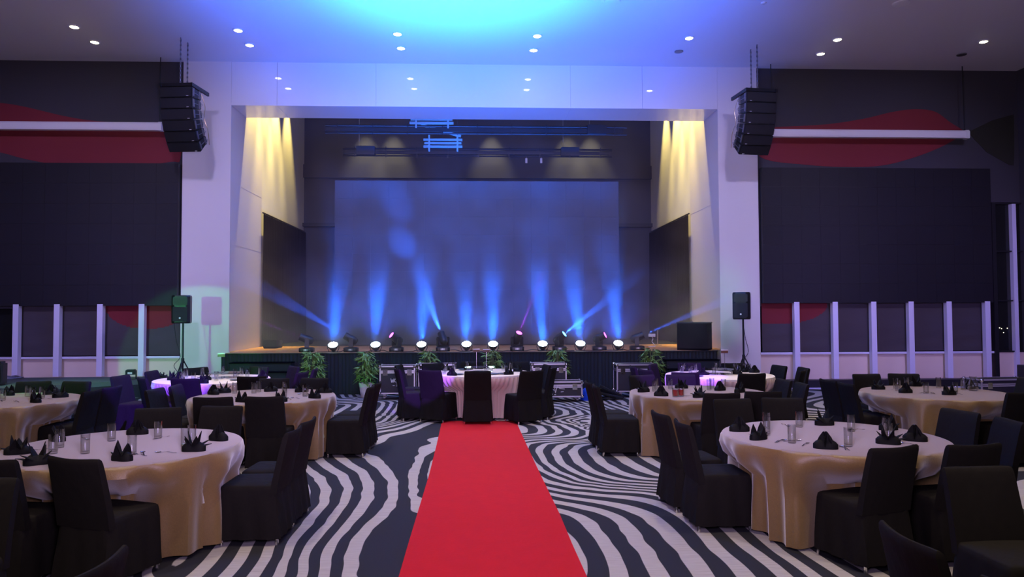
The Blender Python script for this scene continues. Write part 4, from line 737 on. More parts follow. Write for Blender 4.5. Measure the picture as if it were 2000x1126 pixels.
def plant(x, y, h, sp, n, seed, label, droop=None):
    r = thing('potted_bamboo', (x, y, 0), seed, label, 'plant', 'potted bamboo plants along the stage front')
    MB().lathe([(.10, 0), (.115, .01), (.135, .14), (.155, .30), (.16, .305), (.15, .305), (.14, .27), (0, .26)], n=28).build('pot', MT['pot'], r, smooth=True)
    MB().lathe([(0, .262), (.14, .262), (.13, .275), (0, .28)], n=20).build('soil', MT['brown'], r)
    s = MB(); rnd = random.Random(seed)
    for k in range(9):
        a = rnd.uniform(0, 2*PI); e = sp*.7*rnd.random()
        pts = [(.05*math.cos(a), .05*math.sin(a), .26), (e*.6*math.cos(a), e*.6*math.sin(a), .26+(h-.26)*.5), (e*math.cos(a+.3), e*math.sin(a+.3), h*.95)]
        s.tube(smooth_curve(pts, 4, False), .007, 5)
    s.build('stems', MT['stem'], r)
    mb = leafmesh(n, h, sp, seed)
    if droop:
        m2 = leafmesh(40, .12, .10, seed+9, 0); mb.raw([Vector(v)+Vector(droop) for v in m2.v], m2.f)
    mb.build('foliage', MT['leaf'], r)
plant(PY(612, 700, 16.0).x, 16.0, 1.0, .24, 340, 3, 'leafy bamboo plant by the left stage steps, leftmost plant')
plant(PY(715, 760, 16.0).x, 16.0, 1.0, .19, 260, 4, 'bamboo plant in a white pot beside the upright flight case', (-.20, 0, .55))
plant(PY(838, 700, 16.25).x, 16.19, 1.02, .22, 260, 5, 'bamboo plant behind the flight cases, left of the red carpet')
plant(PY(962, 700, 16.2).x, 16.19, 1.02, .21, 260, 6, 'bamboo plant behind the central table')
plant(PY(1088, 700, 16.25).x, 16.19, 1.04, .22, 280, 7, 'bamboo plant behind the right-centre flight cases')
plant(PY(1273, 700, 16.1).x, 16.12, 1.04, .25, 340, 8, 'bamboo plant by the right stage steps, rightmost plant', (.30, 0, .60))
# ---------------------------------------------------------------- floor clutter
def heap(name, x, y, z, n, r, h, m, label, cat, seed, th=.012):
    rnd = random.Random(seed); mb = MB()
    for k in range(n):
        a = rnd.uniform(0, 6.28); rr = r*rnd.uniform(.5, 1); pts = []
        for j in range(14): pts.append((rr*math.cos(a+j*.5)*(1+.2*rnd.random()), rr*.7*math.sin(a+j*.5), th+h*rnd.random()*(.4+.6*(k % 3)/2)))
        mb.tube(smooth_curve(pts, 3, False), th, 6)
    return tag(mb.build(name, m, None, (x, y, z)), label, cat)
q = PY(1150, 768, 15.1)
mb = MB(); rnd = random.Random(2); rs = []
for j in range(9):
    z = [0, .02, .06, .11, .16, .20, .24, .27, .275][j]; k = [1, 1.03, 1, .95, .9, .8, .62, .35, .1][j]
    rs.append([Vector(((.19+.02*math.sin(5*a+j*1.3)+.015*math.sin(11*a+j))*k*math.cos(a)+.01*math.sin(j*2), .17*k*math.sin(a)*(1+.08*math.sin(7*a+j)), z+.008*math.sin(4*a+j*2)*(j > 0))) for a in [2*PI*i/40 for i in range(40)]])
tag(mb.rings(rs).build('folded_tarp', MT['tarp'], None, (q.x+.02, 15.1, 0), smooth=True), 'crumpled bright blue tarp on the floor beside the low flight case', 'tarp')
q = PY(1192, 770, 15.1); r = thing('truss_bundle', (q.x, 15.1, 0), .3, 'black bundle of folded stands and cable on the floor by the blue tarp', 'folded stands')
mb = MB(); mb.tube([(-.25, 0, .30), (.25, -.1, .05)], .035, 8); mb.tube([(-.22, .06, .22), (.28, .0, .04)], .03, 8); mb.tube([(-.3, -.05, .16), (.2, -.16, .04)], .03, 8); mb.build('folded_tubes', MT['fixture'], r)
heap('t', 0, 0, 0, 7, .18, .07, MT['black'], None, None, 5).parent = r; r.children[-1].name = 'coiled_cable'
# low side stage at the left with its fittings
fe = [PZ(-420, 782, .38), PZ(0, 757, .38), PZ(180, 747, .38), PZ(345, 738, .38)]
pts = [(p.x, p.y) for p in fe]; pts[0] = (XL+.05, pts[0][1]); pts += [(PLX0-.05, pts[-1][1]+.05), (PLX0-.05, WY-.18), (XL+.05, WY-.18)]
r = thing('low_side_stage', (0, 0, 0), 0, 'low grey carpeted side stage under the left windows', 'stage')
MB().rings([[Vector((x, y, z)) for x, y in pts] for z in (.285, .38)]).build('deck', MT['lowdeck'], r)
cxy = (sum(p[0] for p in pts)/len(pts), sum(p[1] for p in pts)/len(pts))
MB().rings([[Vector((cxy[0]+(x-cxy[0])*.995, cxy[1]+(y-cxy[1])*.99, z)) for x, y in pts] for z in (.0, .364)]).build('black_skirt', MT['black'], r)
q = PZ(48, 733, .38); heap('cable_coil', q.x, min(q.y, 16.9), .38, 8, .42, .06, MT['steel'], 'loose tangle of grey cable on the low side stage', 'cable', 3, .012)
q = PY(256, 737, 16.6); r = thing('floor_light', (q.x, 16.6, .38), 0, 'small black floor light on the low side stage', 'stage light')
B(-.09, .09, -.06, .06, .10, .22).build('housing', MT['fixture'], r, bevel=.01); B(-.05, .05, -.064, -.058, .12, .16).build('lens', MT['screen'], r)
mb = MB(); mb.box(-.12, -.105, -.02, .02, 0, .2); mb.box(.105, .12, -.02, .02, 0, .2); mb.box(-.12, .12, -.05, .05, 0, .015); mb.build('bracket', MT['fixture'], r)
q = PY(312, 728, 16.6); heap('cable_coil', q.x, 16.6, .38, 5, .14, .14, MT['black'], 'small black cable coil at the right end of the low side stage', 'cable', 9, .012)
q = PY(1, 735, 14.3); r = thing('stage_monitor', (q.x-.10, 14.3, .38), .2, 'black rounded loudspeaker cut off by the left edge of the photo', 'loudspeaker')
q2 = PZ(0, 757, .38)
r.location = (PY(-2, 735, q2.y+.5).x-.10, q2.y+.5, .38)
B(-.2, .2, -.15, .15, 0, .50).build('cabinet', MT['fixture'], r, bevel=.04); B(-.14, .14, -.158, -.148, .06, .44).build('grille', MT['grille'], r)
mb = MB()
for z in (.12, .25, .38): mb.box(.10, .16, -.162, -.156, z, z+.02)
mb.build('white_marks', MT['whiteplastic'], r)
for px_, py_, lab in ((26, 771, 'nearer'), (146, 750, 'farther')):
    p = PZ(px_, py_, .0); q = PY(px_, 740, p.y-.02)
    r = thing('barrier_post', (q.x, fe[1].y-.35 if px_ < 100 else fe[2].y-.25, 0), 0, 'thin brass post before the low side stage, %s one' % lab, 'post')
    MB().tube([(0, 0, .01), (0, 0, .44), (0, 0, .46)], .014, 8).build('post', MT['brass'], r); MB().lathe([(0, 0), (.08, 0), (.08, .01), (.02, .02), (0, .02)], n=16).build('base', MT['brass'], r)
q = PY(2004, 726, 15.4); r = thing('floor_monitor', (q.x+.08, 15.2, 0), -.1, 'black equipment box at the right edge before the windows', 'box')
B(-.28, .28, -.22, .22, .06, .66).build('cabinet', MT['fixture'], r, bevel=.01); B(-.2, .2, -.18, .18, 0, .06).build('foot', MT['black'], r)
# ---------------------------------------------------------------- red carpet
E_ = [(1126, 779, 1146), (1064, 797, 1118), (1004, 815, 1093), (928, 838, 1056), (872, 852, 1030), (828, 862, 1010), (822, 868, 1000)]
v0 = []; v1 = []
p0 = PZ(779, 1126, 0); p1 = PZ(1146, 1126, 0)
rows = [(Vector((p0.x-.02, 1.2, 0)), Vector((p1.x+.02, 1.2, 0)))]+[(PZ(a, y, 0), PZ(b, y, 0)) for y, a, b in E_]
mb = MB(); R1 = []
for a, b in rows:
    R1.append([a+(b-a)*t+Vector((0, 0, .007)) for t in [i/12 for i in range(13)]])
vs = [p for r_ in R1 for p in r_]; n = 13
vs += [Vector((p.x, p.y, .001)) for r_ in R1 for p in r_]; N = len(R1)*n; f = []
for i in range(len(R1)-1):
    for j in range(n-1): f.append((i*n+j, i*n+j+1, (i+1)*n+j+1, (i+1)*n+j))
    f.append((i*n, (i+1)*n, N+(i+1)*n, N+i*n)); f.append((i*n+n-1, N+i*n+n-1, N+(i+1)*n+n-1, (i+1)*n+n-1))
for j in range(n-1): f.append(((len(R1)-1)*n+j, (len(R1)-1)*n+j+1, N+(len(R1)-1)*n+j+1, N+(len(R1)-1)*n+j))
mb.raw(vs, f)
tag(mb.build('red_carpet', MT['red']), 'long red carpet runner down the centre aisle to the central table', 'carpet')

# ================================================================ TABLES AND CHAIRS
TB = {1: (-2.96, 6.02), 8: (3.04, 6.12), 2: (-2.89, 9.55), 6: (2.93, 9.58), 4: (-6.12, 9.30), 9: (6.06, 9.30), 3: (-4.50, 12.10), 5: (-.05, 13.02), 7: (4.1, 12.20), 11: (3.35, 2.75), 10: (-3.1, 2.85)}
TN = {1: 'the front left table', 8: 'the front right table', 2: 'the middle left table', 6: 'the middle right table', 4: 'the far left table',
      9: 'the right window table', 3: 'the back left table', 5: 'the central table', 7: 'the back right table', 11: 'the unseen right table', 10: 'the unseen left table'}
CH_ = [(8,2.84,5.28,18),(8,3.52,5.35,8),(8,2.06,6.21,-90),(8,2.01,6.83,-84),(8,2.81,7.5,-171),(8,3.3,7.55,171),(8,4.33,6.69,100),(8,4.36,6.19,80),(1,-2.64,5.22,-20),(1,-3.27,5.22,-8),(1,-1.89,6.06,90),(1,-1.89,6.57,88),(1,-3.26,7.18,-168),(1,-2.76,7.28,173),(1,-3.79,5.8,-90),(4,-5.26,9.26,92),(4,-5.25,9.76,88),(4,-6.4,10.28,-166),(4,-5.9,10.23,169),(2,-2.55,8.76,0),(2,-3.15,8.73,4),(2,-1.79,9.53,90),(2,-1.77,10.03,88),(2,-3.07,10.48,-173),(2,-2.58,10.49,166),(2,-3.85,9.86,-86),(2,-3.92,9.36,-94),(3,-5.39,11.41,-98),(3,-4.92,11.23,-50),(3,-5.32,12.36,-90),(3,-4.93,12.84,-133),(3,-4.22,12.91,151),(3,-3.7,13.02,125),(3,-3.27,11.95,80),(3,-3.25,12.64,95),(3,-3.56,11.47,0),(3,-4.42,11.2,-8),(5,-0.08,12.16,0),(5,-0.75,12.4,-28),(5,0.68,12.14,28),(5,-1.2,12.63,-72),(5,-1.26,13.29,-100),(5,0.89,13.1,100),(5,0.96,12.61,72),(5,-0.81,13.51,-150),(5,-0.21,13.87,180),(5,0.68,13.75,180),(6,1.78,9.89,-88),(6,1.81,9.4,-92),(6,2.84,8.7,2),(6,3.42,8.83,-3),(6,2.54,10.56,-161),(6,3.03,10.59,175),(6,3.98,9.96,93),(6,4.0,9.47,85),(7,4.22,11.35,3),(7,3.32,11.63,-12),(7,3.04,12.04,-72),(7,3.43,12.99,-120),(7,3.01,12.72,-90),(7,3.94,13.14,180),(7,4.72,12.95,180),(7,5.05,12.58,100),(7,4.99,11.66,55),(7,5.25,12.12,88),(9,5.95,10.48,-176),(9,6.44,10.49,165),(9,5.2,9.92,-88),(9,5.21,9.42,-92),(9,6.38,8.5,5),(9,7.52,9.88,90),(11,3.06,3.99,182),(11,2.14,3.01,-92),(11,2.19,2.52,-60),(10,-2.96,4.03,178),(10,-1.81,2.86,88)]
NP_ = {8: [(-0.71, 0.28), (-0.7, -0.14), (0.22, 0.57), (-0.33, -0.57), (0.67, 0.27), (0.27, -0.41), (0.57, -0.29)], 1: [(-0.65, -0.31), (-0.25, -0.71), (-0.15, 0.56), (0.29, -0.6), (0.68, -0.27), (0.7, 0.2), (-0.68, 0.26)], 9: [(-0.56, 0.4), (-0.44, -0.04), (-0.02, -0.3), (0.2, 0.77), (0.72, 0.35)], 6: [(-0.74, 0.04), (-0.62, -0.43), (-0.1, 0.47), (-0.18, -0.63), (0.35, 0.15), (0.53, -0.11)], 4: [(0.62, -0.27), (0.61, 0.26), (0.26, 0.64), (-0.23, 0.55)], 2: [(-0.06, 0.53), (0.74, -0.31), (-0.65, 0.39), (-0.73, 0.21), (-0.07, -0.64), (0.39, 0.43), (0.74, 0.31), (0.4, -0.63)], 3: [(-0.58, -0.21), (-0.51, -0.07), (0.15, -0.79), (-0.02, -0.26), (0.79, 0.11)], 5: [(-0.48, -0.64), (0.51, -0.54), (0.7, 0.1), (-0.02, 0.8), (-0.22, 0.65), (-0.65, 0.47)], 7: [(-0.31, -0.05), (0.31, 0.0), (0.74, 0.3), (0.65, 0.47), (-0.38, 0.71), (0.32, 0.73)]}
GL_ = {8: [(-0.41, 0.4), (-0.52, 0.13), (-0.49, -0.32), (-0.07, 0.47), (0.29, 0.21), (-0.11, -0.5), (0.5, 0.01), (0.35, -0.28)], 1: [(-0.21, 0.23), (0.13, 0.34), (0.53, -0.07), (0.52, 0.09), (-0.38, -0.31), (-0.48, -0.05), (-0.13, -0.32), (0.26, -0.39)], 9: [(-0.27, 0.47), (-0.4, 0.2), (-0.06, 0.56), (-0.21, -0.12), (0.38, 0.52), (0.13, -0.2), (0.55, 0.25), (0.69, 0.44)], 6: [(-0.58, 0.09), (-0.48, 0.41), (-0.28, 0.39), (0.22, 0.22), (0.3, 0.35), (0.42, 0.21)], 4: [(0.1, 0.41), (0.31, 0.17), (0.4, 0.22), (0.06, -0.02)], 2: [(-0.48, 0.31), (-0.21, 0.48), (0.36, -0.32), (0.17, 0.39), (0.57, -0.11), (-0.22, 0.3)], 3: [(-0.46, -0.13), (-0.53, 0.22), (-0.11, -0.52), (-0.43, 0.67), (-0.12, 0.81), (0.3, 0.2), (0.27, 0.61), (0.51, 0.18), (0.67, 0.37), (0.19, -0.36)], 5: [(-0.63, 0.1), (-0.49, 0.43), (-0.24, 0.53), (0.11, 0.5), (0.44, 0.35), (0.49, 0.11), (0.59, 0.57), (-0.63, -0.34)], 7: [(-0.55, 0.38), (-0.42, 0.7), (-0.48, 0.07), (-0.21, 0.68), (-0.11, -0.06), (0.21, 0.79), (0.5, 0.62), (0.46, 0.3), (0.64, 0.51), (0.69, 0.44)]}
UT_ = {8: [(-0.85, 0.12), (-0.86, -0.05), (-0.69, -0.35), (-0.64, -0.31), (-0.54, -0.27), (-0.48, -0.48), (-0.16, 0.66), (-0.22, -0.68), (-0.19, -0.68), (0.46, 0.29), (0.57, 0.01), (0.36, -0.37), (0.47, -0.54)], 1: [(0.58, -0.35), (0.41, -0.47), (0.38, -0.45), (0.19, 0.43), (0.65, 0.04), (0.72, -0.1), (-0.55, 0.4), (-0.62, -0.15)], 9: [(-0.43, 0.32), (-0.3, -0.11), (-0.29, -0.17), (-0.16, -0.23), (0.16, -0.31)], 6: [(-0.74, -0.25), (-0.56, -0.6), (-0.43, -0.56), (-0.32, -0.51), (0.05, -0.48)], 4: [(0.41, -0.25), (0.64, 0.04), (0.16, -0.18), (0.29, 0.52)], 2: [(0.57, -0.38), (0.49, -0.48), (0.58, 0.18), (0.86, -0.08)]}
TZ = .765
SEAT_F = .235
def build_chair():
    r = thing('banquet_chair')
    def outline(hx, yb, yf, z, amp, ph):
        pts = []; n = 14
        c = [(-hx, yf), (-hx, yb), (hx, yb), (hx, yf)]
        for k in range(4):
            a, b = c[k], c[(k+1) % 4]
            for j in range(n):
                t = (j+.5)/n; x = a[0]+(b[0]-a[0])*t; y = a[1]+(b[1]-a[1])*t
                e = min(t, 1-t)*n; rd = max(0, 1-e/1.6)*.012
                nx, ny = [(-1, 0), (0, -1), (1, 0), (0, 1)][k]
                w_ = amp*(math.sin(j*1.3+ph+k*2.1)+.6*math.sin(j*2.9+ph*2+k))
                cx = -math.copysign(rd, x) if abs(nx) < .5 else 0; cyy = -math.copysign(rd, y) if abs(ny) < .5 else 0
                if nx: x += nx*(w_-rd); 
                if ny: y += ny*(w_-rd)
                pts.append(Vector((x, y, z)))
        return pts
    rings = [outline(.248, -.272, .235, .05, .009, .4), outline(.244, -.262, .233, .16, .007, .7), outline(.238, -.248, .230, .28, .005, 1.2), outline(.232, -.238, .228, .38, .003, 1.9),
             outline(.228, -.232, .226, .43, .001, 2.4), outline(.224, -.226, .220, .462, 0, 0), outline(.215, -.212, .206, .474, 0, 0), outline(.12, -.12, .12, .482, 0, 0)]
    MB().rings(rings, cap0=False).build('seat_cover', MT['chair'], r, smooth=True)
    # backrest: curved in plan, leaning back, rounded top edge
    nx = 10; zs = [.40, .50, .60, .70, .80, .86, .885, .897]
    def P(u, z, side):
        t = (z-.40)/.5; hw = .232-.012*t
        y = -.205-.105*t**1.15; y -= .030*(1-(2*u-1)**2)*(.3+.7*t)
        th_ = .027-.006*t
        if z > .87: th_ *= .75 if z < .89 else .3
        x = (2*u-1)*(hw-(.006 if z > .89 else 0))
        zz = z-.010*(1-(2*u-1)**2)*t - (.006*abs(2*u-1)**6 if z > .85 else 0)
        return Vector((x, y+side*th_, zz))
    rr = []
    for z in zs:
        ring = [P(i/nx, z, 1) for i in range(nx+1)]+[P(i/nx, z, -1) for i in range(nx, -1, -1)]
        rr.append(ring)
    MB().rings(rr).build('backrest', MT['chair'], r, smooth=True)
    for sx in (-1, 1):
        for y in (-.24, .20):
            MB().tube([(sx*.222, y, 0), (sx*.218, y, .14)], .013, 8).build('leg', MT['chrome'], r)
    return r
proto = build_chair(); used = False
order = {}
for k in TB:
    l = [(scrx((c[1], c[2], .7)), i) for i, c in enumerate(CH_) if c[0] == k]; l.sort()
    for n_, (s, i) in enumerate(l): order[i] = n_
def view(a, x, y):
    d = math.degrees(math.atan2(-x, y)); rel = (a-d+180) % 360-180
    if abs(rel) < 50: return 'seen from behind'
    if abs(rel) > 130: return 'facing the camera'
    return 'turned to the left' if rel > 0 else 'turned to the right'
for i, (t, x, y, a) in enumerate(CH_):
    lab = 'black covered chair at %s, %s, %s' % (TN[t], ORD[order[i]], view(a, x, y)) if t < 10 else \
          {(11, 0): 'black chair back cut off by the bottom edge, right of the aisle', (11, 1): 'sliver of a black chair back in the bottom right corner', (11, 2): 'large black covered chair facing the camera in the right foreground',
           (10, 0): 'large black covered chair facing the camera, cut by the left edge', (10, 1): 'black chair back cut off by the bottom edge at the left'}.get((t, order[i]), 'black covered chair in the foreground')
    if not used:
        proto.location = (x, y, 0); proto.rotation_euler = (0, 0, math.radians(a)); tag(proto, lab, 'chair', 'chairs at '+TN[t]); used = True
    else: dup(proto, (x, y, 0), math.radians(a), lab, 'chair', 'chairs at '+TN[t] if t < 10 else 'chairs in the foreground')
def cloth(k, cx, cy, R, pleated, seed):
    n = 300 if pleated else 200; rnd = random.Random(seed); rings = []
    ph = [rnd.uniform(0, 6.28) for _ in range(6)]
    chairs = [(c[1], c[2], math.radians(c[3])) for c in CH_ if math.hypot(c[1]-cx, c[2]-cy) < 1.6]
    def lim(th_):     # distance along a ray from the table centre to the nearest chair seat front
        m = 9
        dx, dy = math.cos(th_), math.sin(th_)
        for (x, y, a) in chairs:
            fx, fy = -math.sin(a), math.cos(a)
            for ext in (0, .06, .12):
                h = .27+ext
                # sample the seat rectangle outline
                for u in (-1, -.8, -.6, -.4, -.2, 0, .2, .4, .6, .8, 1):
                    for vv in (.25, .12, 0):
                        px_, py_ = x+fx*vv+fy*u*h-cx, y+fy*vv-fx*u*h-cy
                        r = math.hypot(px_, py_); da = abs((math.atan2(py_, px_)-th_+PI) % (2*PI)-PI)
                        if da < .055: m = min(m, r-.02+ext*1.2)
        return m
    L = [lim(2*PI*j/n) for j in range(n)]
    w0 = 10*n//200; L = [min(L[(j+d) % n]+(abs(d)*200/n)**1.5*.008 for d in range(-w0, w0+1)) for j in range(n)]
    prof = [(0, 1, 0), (.5, 1, 0), (.97, 1, 0), (1.0, .992, 0), (1.012, .97, .06), (1.016, .90, .25), (1.018, .78, .5), (1.02, .64, .7), (1.022, .5, .85), (1.024, .30, 1), (1.026, .12, 1.08), (1.027, .018, 1.1)]
    for (rr, zf, am) in prof:
        ring = []
        for j in range(n):
            a = 2*PI*j/n
            if pleated: f = .016*math.sin(62*a+1.2*math.sin(5*a+ph[0]))*min(1, am*3)+.012*math.sin(9*a+ph[1])*am
            else:
                f = 1.7*am*(.034*math.sin(13*a+1.5*math.sin(2*a+ph[0])+ph[1])+.020*math.sin(21*a+ph[2]+math.sin(3*a+ph[4]))+.014*math.sin(7*a+ph[3]))
                f -= .02*am
            r = R*rr+f
            z = TZ*zf
            if z < .66 and L[j] < r:
                w_ = min(1, (.66-z)/.20); w_ = w_*w_*(3-2*w_); r = r+(max(L[j]+f*.9*(L[j] > .5), .30)-r)*w_
            if z < .03: z += .010*math.sin(5*a+ph[5])*(0 if pleated else 1)+.012
            ring.append(Vector((r*math.cos(a), r*math.sin(a), z+(.006 if zf > .95 else 0))))
        rings.append(ring)
    rings = rings[1:]
    return MB().rings(rings, cap0=True, cap1=False)
RT = .915
for k in (1, 8, 2, 6, 4, 9, 3, 5, 7):
    cx, cy = TB[k]; vip = k in (3, 5, 7)
    R = RT if not vip else .90
    t = thing('round_table', (cx, cy, 0), 0, 'round banquet table under the cloth at %s' % TN[k].replace('the ', 'the '), 'table', 'round banquet tables')
    MB().lathe([(0, .725), (R-.02, .725), (R-.015, .735), (R-.02, .755), (0, .755)], n=48).build('tabletop', MT['wood'], t)
    for a in range(4): MB().tube([(.22*math.cos(a*PI/2+.6), .22*math.sin(a*PI/2+.6), .02), (.18*math.cos(a*PI/2+.6), .18*math.sin(a*PI/2+.6), .725)], .02, 8).build('leg', MT['steel'], t)
    mb = cloth(k, cx, cy, R, vip, k*11)
    if vip:
        r = thing('tablecloth', (cx, cy, 0), 0, 'pale cloth with pleated blush skirt on '+TN[k], 'tablecloth')
        mb.build('pleated_skirt', MT['pink'], r, smooth=True)
        MB().lathe([(0, TZ+.008), (R*1.0, TZ+.008), (R+.012, TZ), (R+.014, TZ-.03), (R+.006, TZ-.03), (R*.98, TZ+.002), (0, TZ+.002)], n=64).build('top_cloth', MT['topper'], r, smooth=True)
    else:
        tag(mb.build('tablecloth', MT['gold'], None, (cx, cy, 0), smooth=True), 'shiny champagne-gold floor-length cloth on '+TN[k], 'tablecloth')
# ---------------------------------------------------------------- tableware
def petal(mb, base, ang, lean, L, wd, fold=.35):
    d = Vector((math.cos(ang)*math.sin(lean), math.sin(ang)*math.sin(lean), math.cos(lean))); s = Vector((-math.sin(ang), math.cos(ang), 0)); n = d.cross(s)
    c = [base+d*L*t-n*(.10*L*t*t) for t in (0, .3, .65, 1)]; ww = (wd*.55, wd, wd*.62, .001)
    vs = []
    for th_ in (-.002, .002):
        for p, q in zip(c, ww): vs += [p-s*q-n*(q*fold)+n*th_, p+n*(q*.1+th_), p+s*q-n*(q*fold)+n*th_]
    f = []
    for h in (0, 12):
        for i in range(3):
            for j in range(2):
                a = h+i*3+j; f.append((a, a+1, a+4, a+3))
    for i in range(3): f += [(i*3, (i+1)*3, (i+1)*3+12, i*3+12), (i*3+2, (i+1)*3+2, (i+1)*3+14, i*3+14)]
    f += [(0, 1, 13, 12), (1, 2, 14, 13)]
    mb.raw(vs, f)
def napkin_mesh(kind):
    mb = MB(); rs = []
    for j, (z, k) in enumerate(((0, 1), (.016, 1.0), (.036, .80), (.054, .48), (.064, .18))):
        rs.append([Vector(((.074*k*math.cos(a)*(1+.25*math.cos(2*a))), .052*k*math.sin(a)+.008*math.sin(3*a), z+(.02*abs(math.cos(a))**3 if 0 < j < 4 else 0))) for a in [2*PI*i/24 for i in range(24)]])
    mb.rings(rs)
    if kind == 0:
        for a, l, L in ((.2, .15, .135), (.9, .5, .12), (2.2, .45, .115), (3.0, .28, .14), (PI, 1.25, .13), (3.5, 1.0, .12), (-.3, .75, .10)): petal(mb, Vector((0.01*math.cos(a), .01*math.sin(a), .028)), a, l, L, .028)
    elif kind == 1:
        for a, l, L in ((.1, .12, .13), (1.6, .25, .11), (-1.4, .3, .105), (PI, .35, .12)): petal(mb, Vector((.012*math.cos(a), .012*math.sin(a), .02)), a, l, L, .040, .6)
        petal(mb, Vector((0, 0, .02)), 0, 1.2, .12, .03); petal(mb, Vector((0, 0, .02)), PI, 1.2, .11, .03)
    else:
        for a in (0, 1.3, 2.6, 3.9, 5.2): petal(mb, Vector((.02*math.cos(a), .02*math.sin(a), .015)), a, -.20+.12*(a > 3), .12, .042, .7)
    return mb
NK = [napkin_mesh(i).build('folded_napkin', MT['napkin'], None, (0, 0, -5), smooth=True) for i in range(3)]
nku = [False]*3
def place1(o, usedlist, i, loc, rz, label, cat, group):
    if usedlist[i]:
        c = o.copy(); COL.objects.link(c)
    else: c = o; usedlist[i] = True
    c.location = loc; c.rotation_euler = (0, 0, rz); return tag(c, label, cat, group)
HT = .779
rnd = random.Random(11)
def top(k): return TZ+.0095 if k in (3, 5, 7) else TZ+.0065
def ordered(D, k):
    l = D.get(k, []); cx, cy = TB[k]
    idx = sorted(range(len(l)), key=lambda i: scrx((cx+l[i][0], cy+l[i][1], .77))); o = [0]*len(l)
    for n_, i in enumerate(idx): o[i] = n_
    return o
for k, l in NP_.items():
    o_ = ordered(NP_, k)
    for i, (dx, dy) in enumerate(l):
        kd = (i*2+k) % 3
        place1(NK[kd], nku, kd, (TB[k][0]+dx, TB[k][1]+dy, top(k)), rnd.uniform(-.6, .6)+(PI if rnd.random() < .4 else 0), 'black folded napkin on %s, %s of the napkins there' % (TN[k], ORD[o_[i]]), 'napkin', 'napkins on '+TN[k])
gp = MB().lathe([(0, 0), (.030, 0), (.032, .003), (.0335, .15), (.0322, .15), (.0300, .018), (0, .014)], n=24).build('highball_glass', MT['glass'], None, (0, 0, -5), smooth=True)
gu = [False]
for k, l in GL_.items():
    o_ = ordered(GL_, k)
    for i, (dx, dy) in enumerate(l):
        place1(gp, gu, 0, (TB[k][0]+dx, TB[k][1]+dy, top(k)), 0, 'clear highball glass on %s, %s of the glasses there' % (TN[k], ORD[o_[i]]), 'glass', 'glasses on '+TN[k])
# two tumblers of red drink at the middle right table
for (px_, py_, lab) in ((1319, 774, 'left'), (1330, 773, 'right')):
    p = PZ(px_, py_, .775); r = thing('drink_glass', (p.x, p.y, top(6)), 0, 'short glass of red drink on the middle right table, %s of two' % lab, 'glass')
    MB().lathe([(0, 0), (.034, 0), (.037, .003), (.041, .115), (.0395, .115), (.034, .012), (0, .010)], n=24).build('tumbler', MT['glass'], r, smooth=True)
    MB().lathe([(0, .013), (.0325, .014), (.0375, .088), (0, .088)], n=24).build('red_drink', MT['drink'], r, smooth=True)
# cutlery
def spoon_mesh(fork):
    mb = MB(); L = .13
    st_ = [(0, .004, .002), (.03, .005, .002), (.08, .003, .010), (.12, .0028, .004), (.135, .004, .003)]
    rs = [[Vector((x, s*w_, z+h)) for s, h in ((-1, 0), (1, 0), (1, .0016), (-1, .0016))] for x, w_, z in st_]
    mb.rings(rs)
    if fork:
        mb.box(.133, .150, -.012, .012, .003, .0046)
        for j in range(4): mb.box(.15, .185, -.012+j*.0068, -.0085+j*.0068, .004, .0056)
    else:
        rs = []
        for z, k in ((.000, .35), (.002, .75), (.006, 1), (.0072, 1.0), (.004, .8), (.002, .3)):
            rs.append([Vector((.156+.026*k*math.cos(a), .018*k*math.sin(a), z+.001)) for a in [2*PI*i/16 for i in range(16)]])
        mb.rings(rs)
    return mb
UM = [spoon_mesh(f).build('fork' if f else 'spoon', MT['chrome'], None, (0, 0, -5), smooth=not f) for f in (0, 1)]
uu = [False, False]
for k, l in UT_.items():
    cx, cy = TB[k]
    for f in (0, 1):
        sub = [q for i, q in enumerate(l) if (i % 2) == f]
        D = {k: sub}; o_ = ordered(D, k)
        for i, (dx, dy) in enumerate(sub):
            m_ = math.hypot(dx, dy); dx, dy = (dx*.70/m_, dy*.70/m_) if m_ > .70 else (dx, dy)
            inn = math.atan2(-dy, -dx)+rnd.uniform(-.4, .4)
            place1(UM[f], uu, f, (cx+dx, cy+dy, top(k)+.001), inn, 'small steel %s on %s, %s of the %ss there' % ('fork' if f else 'spoon', TN[k], ORD[o_[i]], 'fork' if f else 'spoon'), 'fork' if f else 'spoon', 'cutlery on '+TN[k])
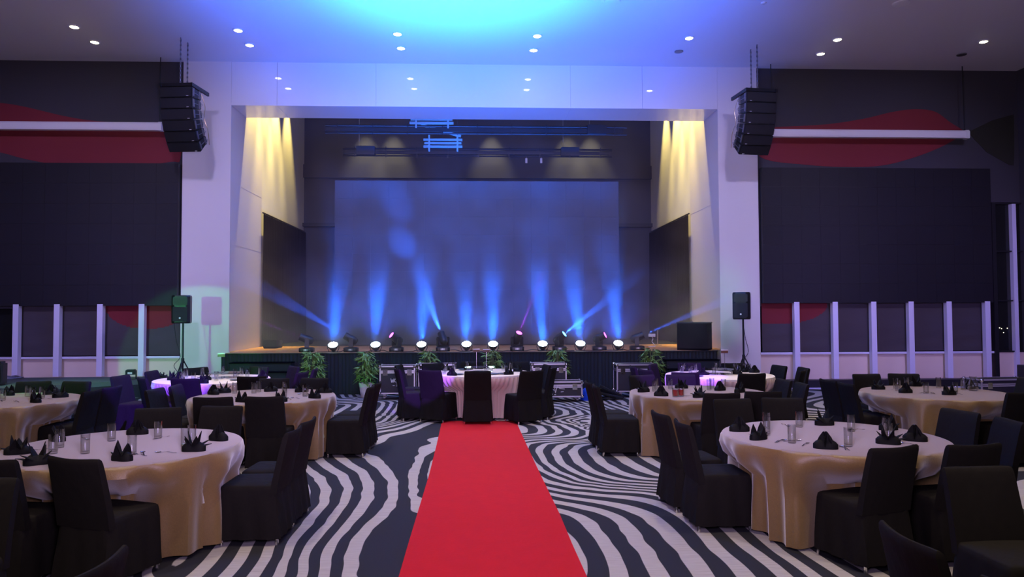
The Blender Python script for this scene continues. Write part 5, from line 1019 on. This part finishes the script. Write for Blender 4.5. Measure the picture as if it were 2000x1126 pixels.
# centrepieces on the three pleated tables
def stand(x, y, z, lab, h=.42):
    r = thing('table_number_stand', (x, y, z), 0, lab, 'table number')
    MB().lathe([(0, 0), (.045, 0), (.045, .006), (.01, .010), (0, .010)], n=20).build('base', MT['chrome'], r)
    MB().tube([(0, 0, .008), (0, 0, h)], .0045, 6).build('pole', MT['chrome'], r)
    B(-.06, .06, -.006, .006, h, h+.055).build('card', MT['brown'], r); B(-.062, .062, -.0075, .0075, h+.045, h+.06).build('clip', MT['screen'], r)
def susan(k, dx, dy, R):
    r = thing('turntable', (TB[k][0]+dx, TB[k][1]+dy, top(k)), 0, 'round clear acrylic turntable in the middle of '+TN[k], 'turntable')
    MB().lathe([(0, .0), (R*.9, 0), (R*.9, .012), (0, .012)], n=40).build('base_disc', MT['chrome'], r)
    MB().lathe([(R*.86, .013), (R*.89, .013), (R*.89, .085), (R*.86, .085)], n=40).build('acrylic_wall', MT['glass'], r)
    MB().lathe([(0, .086), (R, .086), (R, .096), (0, .096)], n=48).build('glass_top', MT['glass'], r, smooth=False)
susan(3, .15, .1, .27); susan(5, 0, 0, .27); susan(7, .0, .0, .27)
stand(TB[3][0]+.10, TB[3][1]+.1, top(3)+.097, 'table number stand on '+TN[3], .26)
stand(TB[5][0]-.06, TB[5][1]+.02, top(5)+.097, 'table number stand on the central table, left of two', .27)
stand(TB[5][0]+.12, TB[5][1]+.1, top(5)+.097, 'table number stand on the central table, right of two', .26)
stand(TB[7][0]+.10, TB[7][1]+0, top(7)+.097, 'table number stand on '+TN[7], .27)
pp_ = None
for k, l in {5: [(-.38, -.5), (.42, -.42), (-.30, .55), (.25, -.48)], 3: [(.5, -.3)], 7: [(-.5, -.35)]}.items():
    D = {k: l}; o_ = ordered(D, k)
    for i, (dx, dy) in enumerate(l):
        if pp_ is None:
            pp_ = MB().lathe([(0, 0), (.06, 0), (.075, .004), (.108, .012), (.112, .016), (.106, .016), (.07, .007), (0, .006)], n=32).build('side_plate', MT['plate'], None, smooth=True); c = pp_
        else: c = pp_.copy(); COL.objects.link(c)
        c.location = (TB[k][0]+dx, TB[k][1]+dy, top(k))
        tag(c, 'slate grey plate on %s, %s of the plates there' % (TN[k], ORD[o_[i]]), 'plate', 'plates on '+TN[k])
# steel carafe on the table by the right windows
r = thing('water_carafe', (TB[9][0]+.62, TB[9][1]+.15, top(9)), 0, 'clear glass jug on the gold table by the right windows', 'jug')
MB().lathe([(0, 0), (.05, 0), (.065, .03), (.06, .10), (.035, .16), (.045, .19), (.042, .19), (.032, .16), (.056, .10), (.061, .03), (.046, .006), (0, .006)], n=24).build('body', MT['glass'], r, smooth=True)
MB().tube(smooth_curve([(.045, 0, .17), (.10, 0, .15), (.10, 0, .07), (.063, 0, .05)], 4, False), .006, 8).build('handle', MT['glass'], r)
bpy.context.view_layer.update()
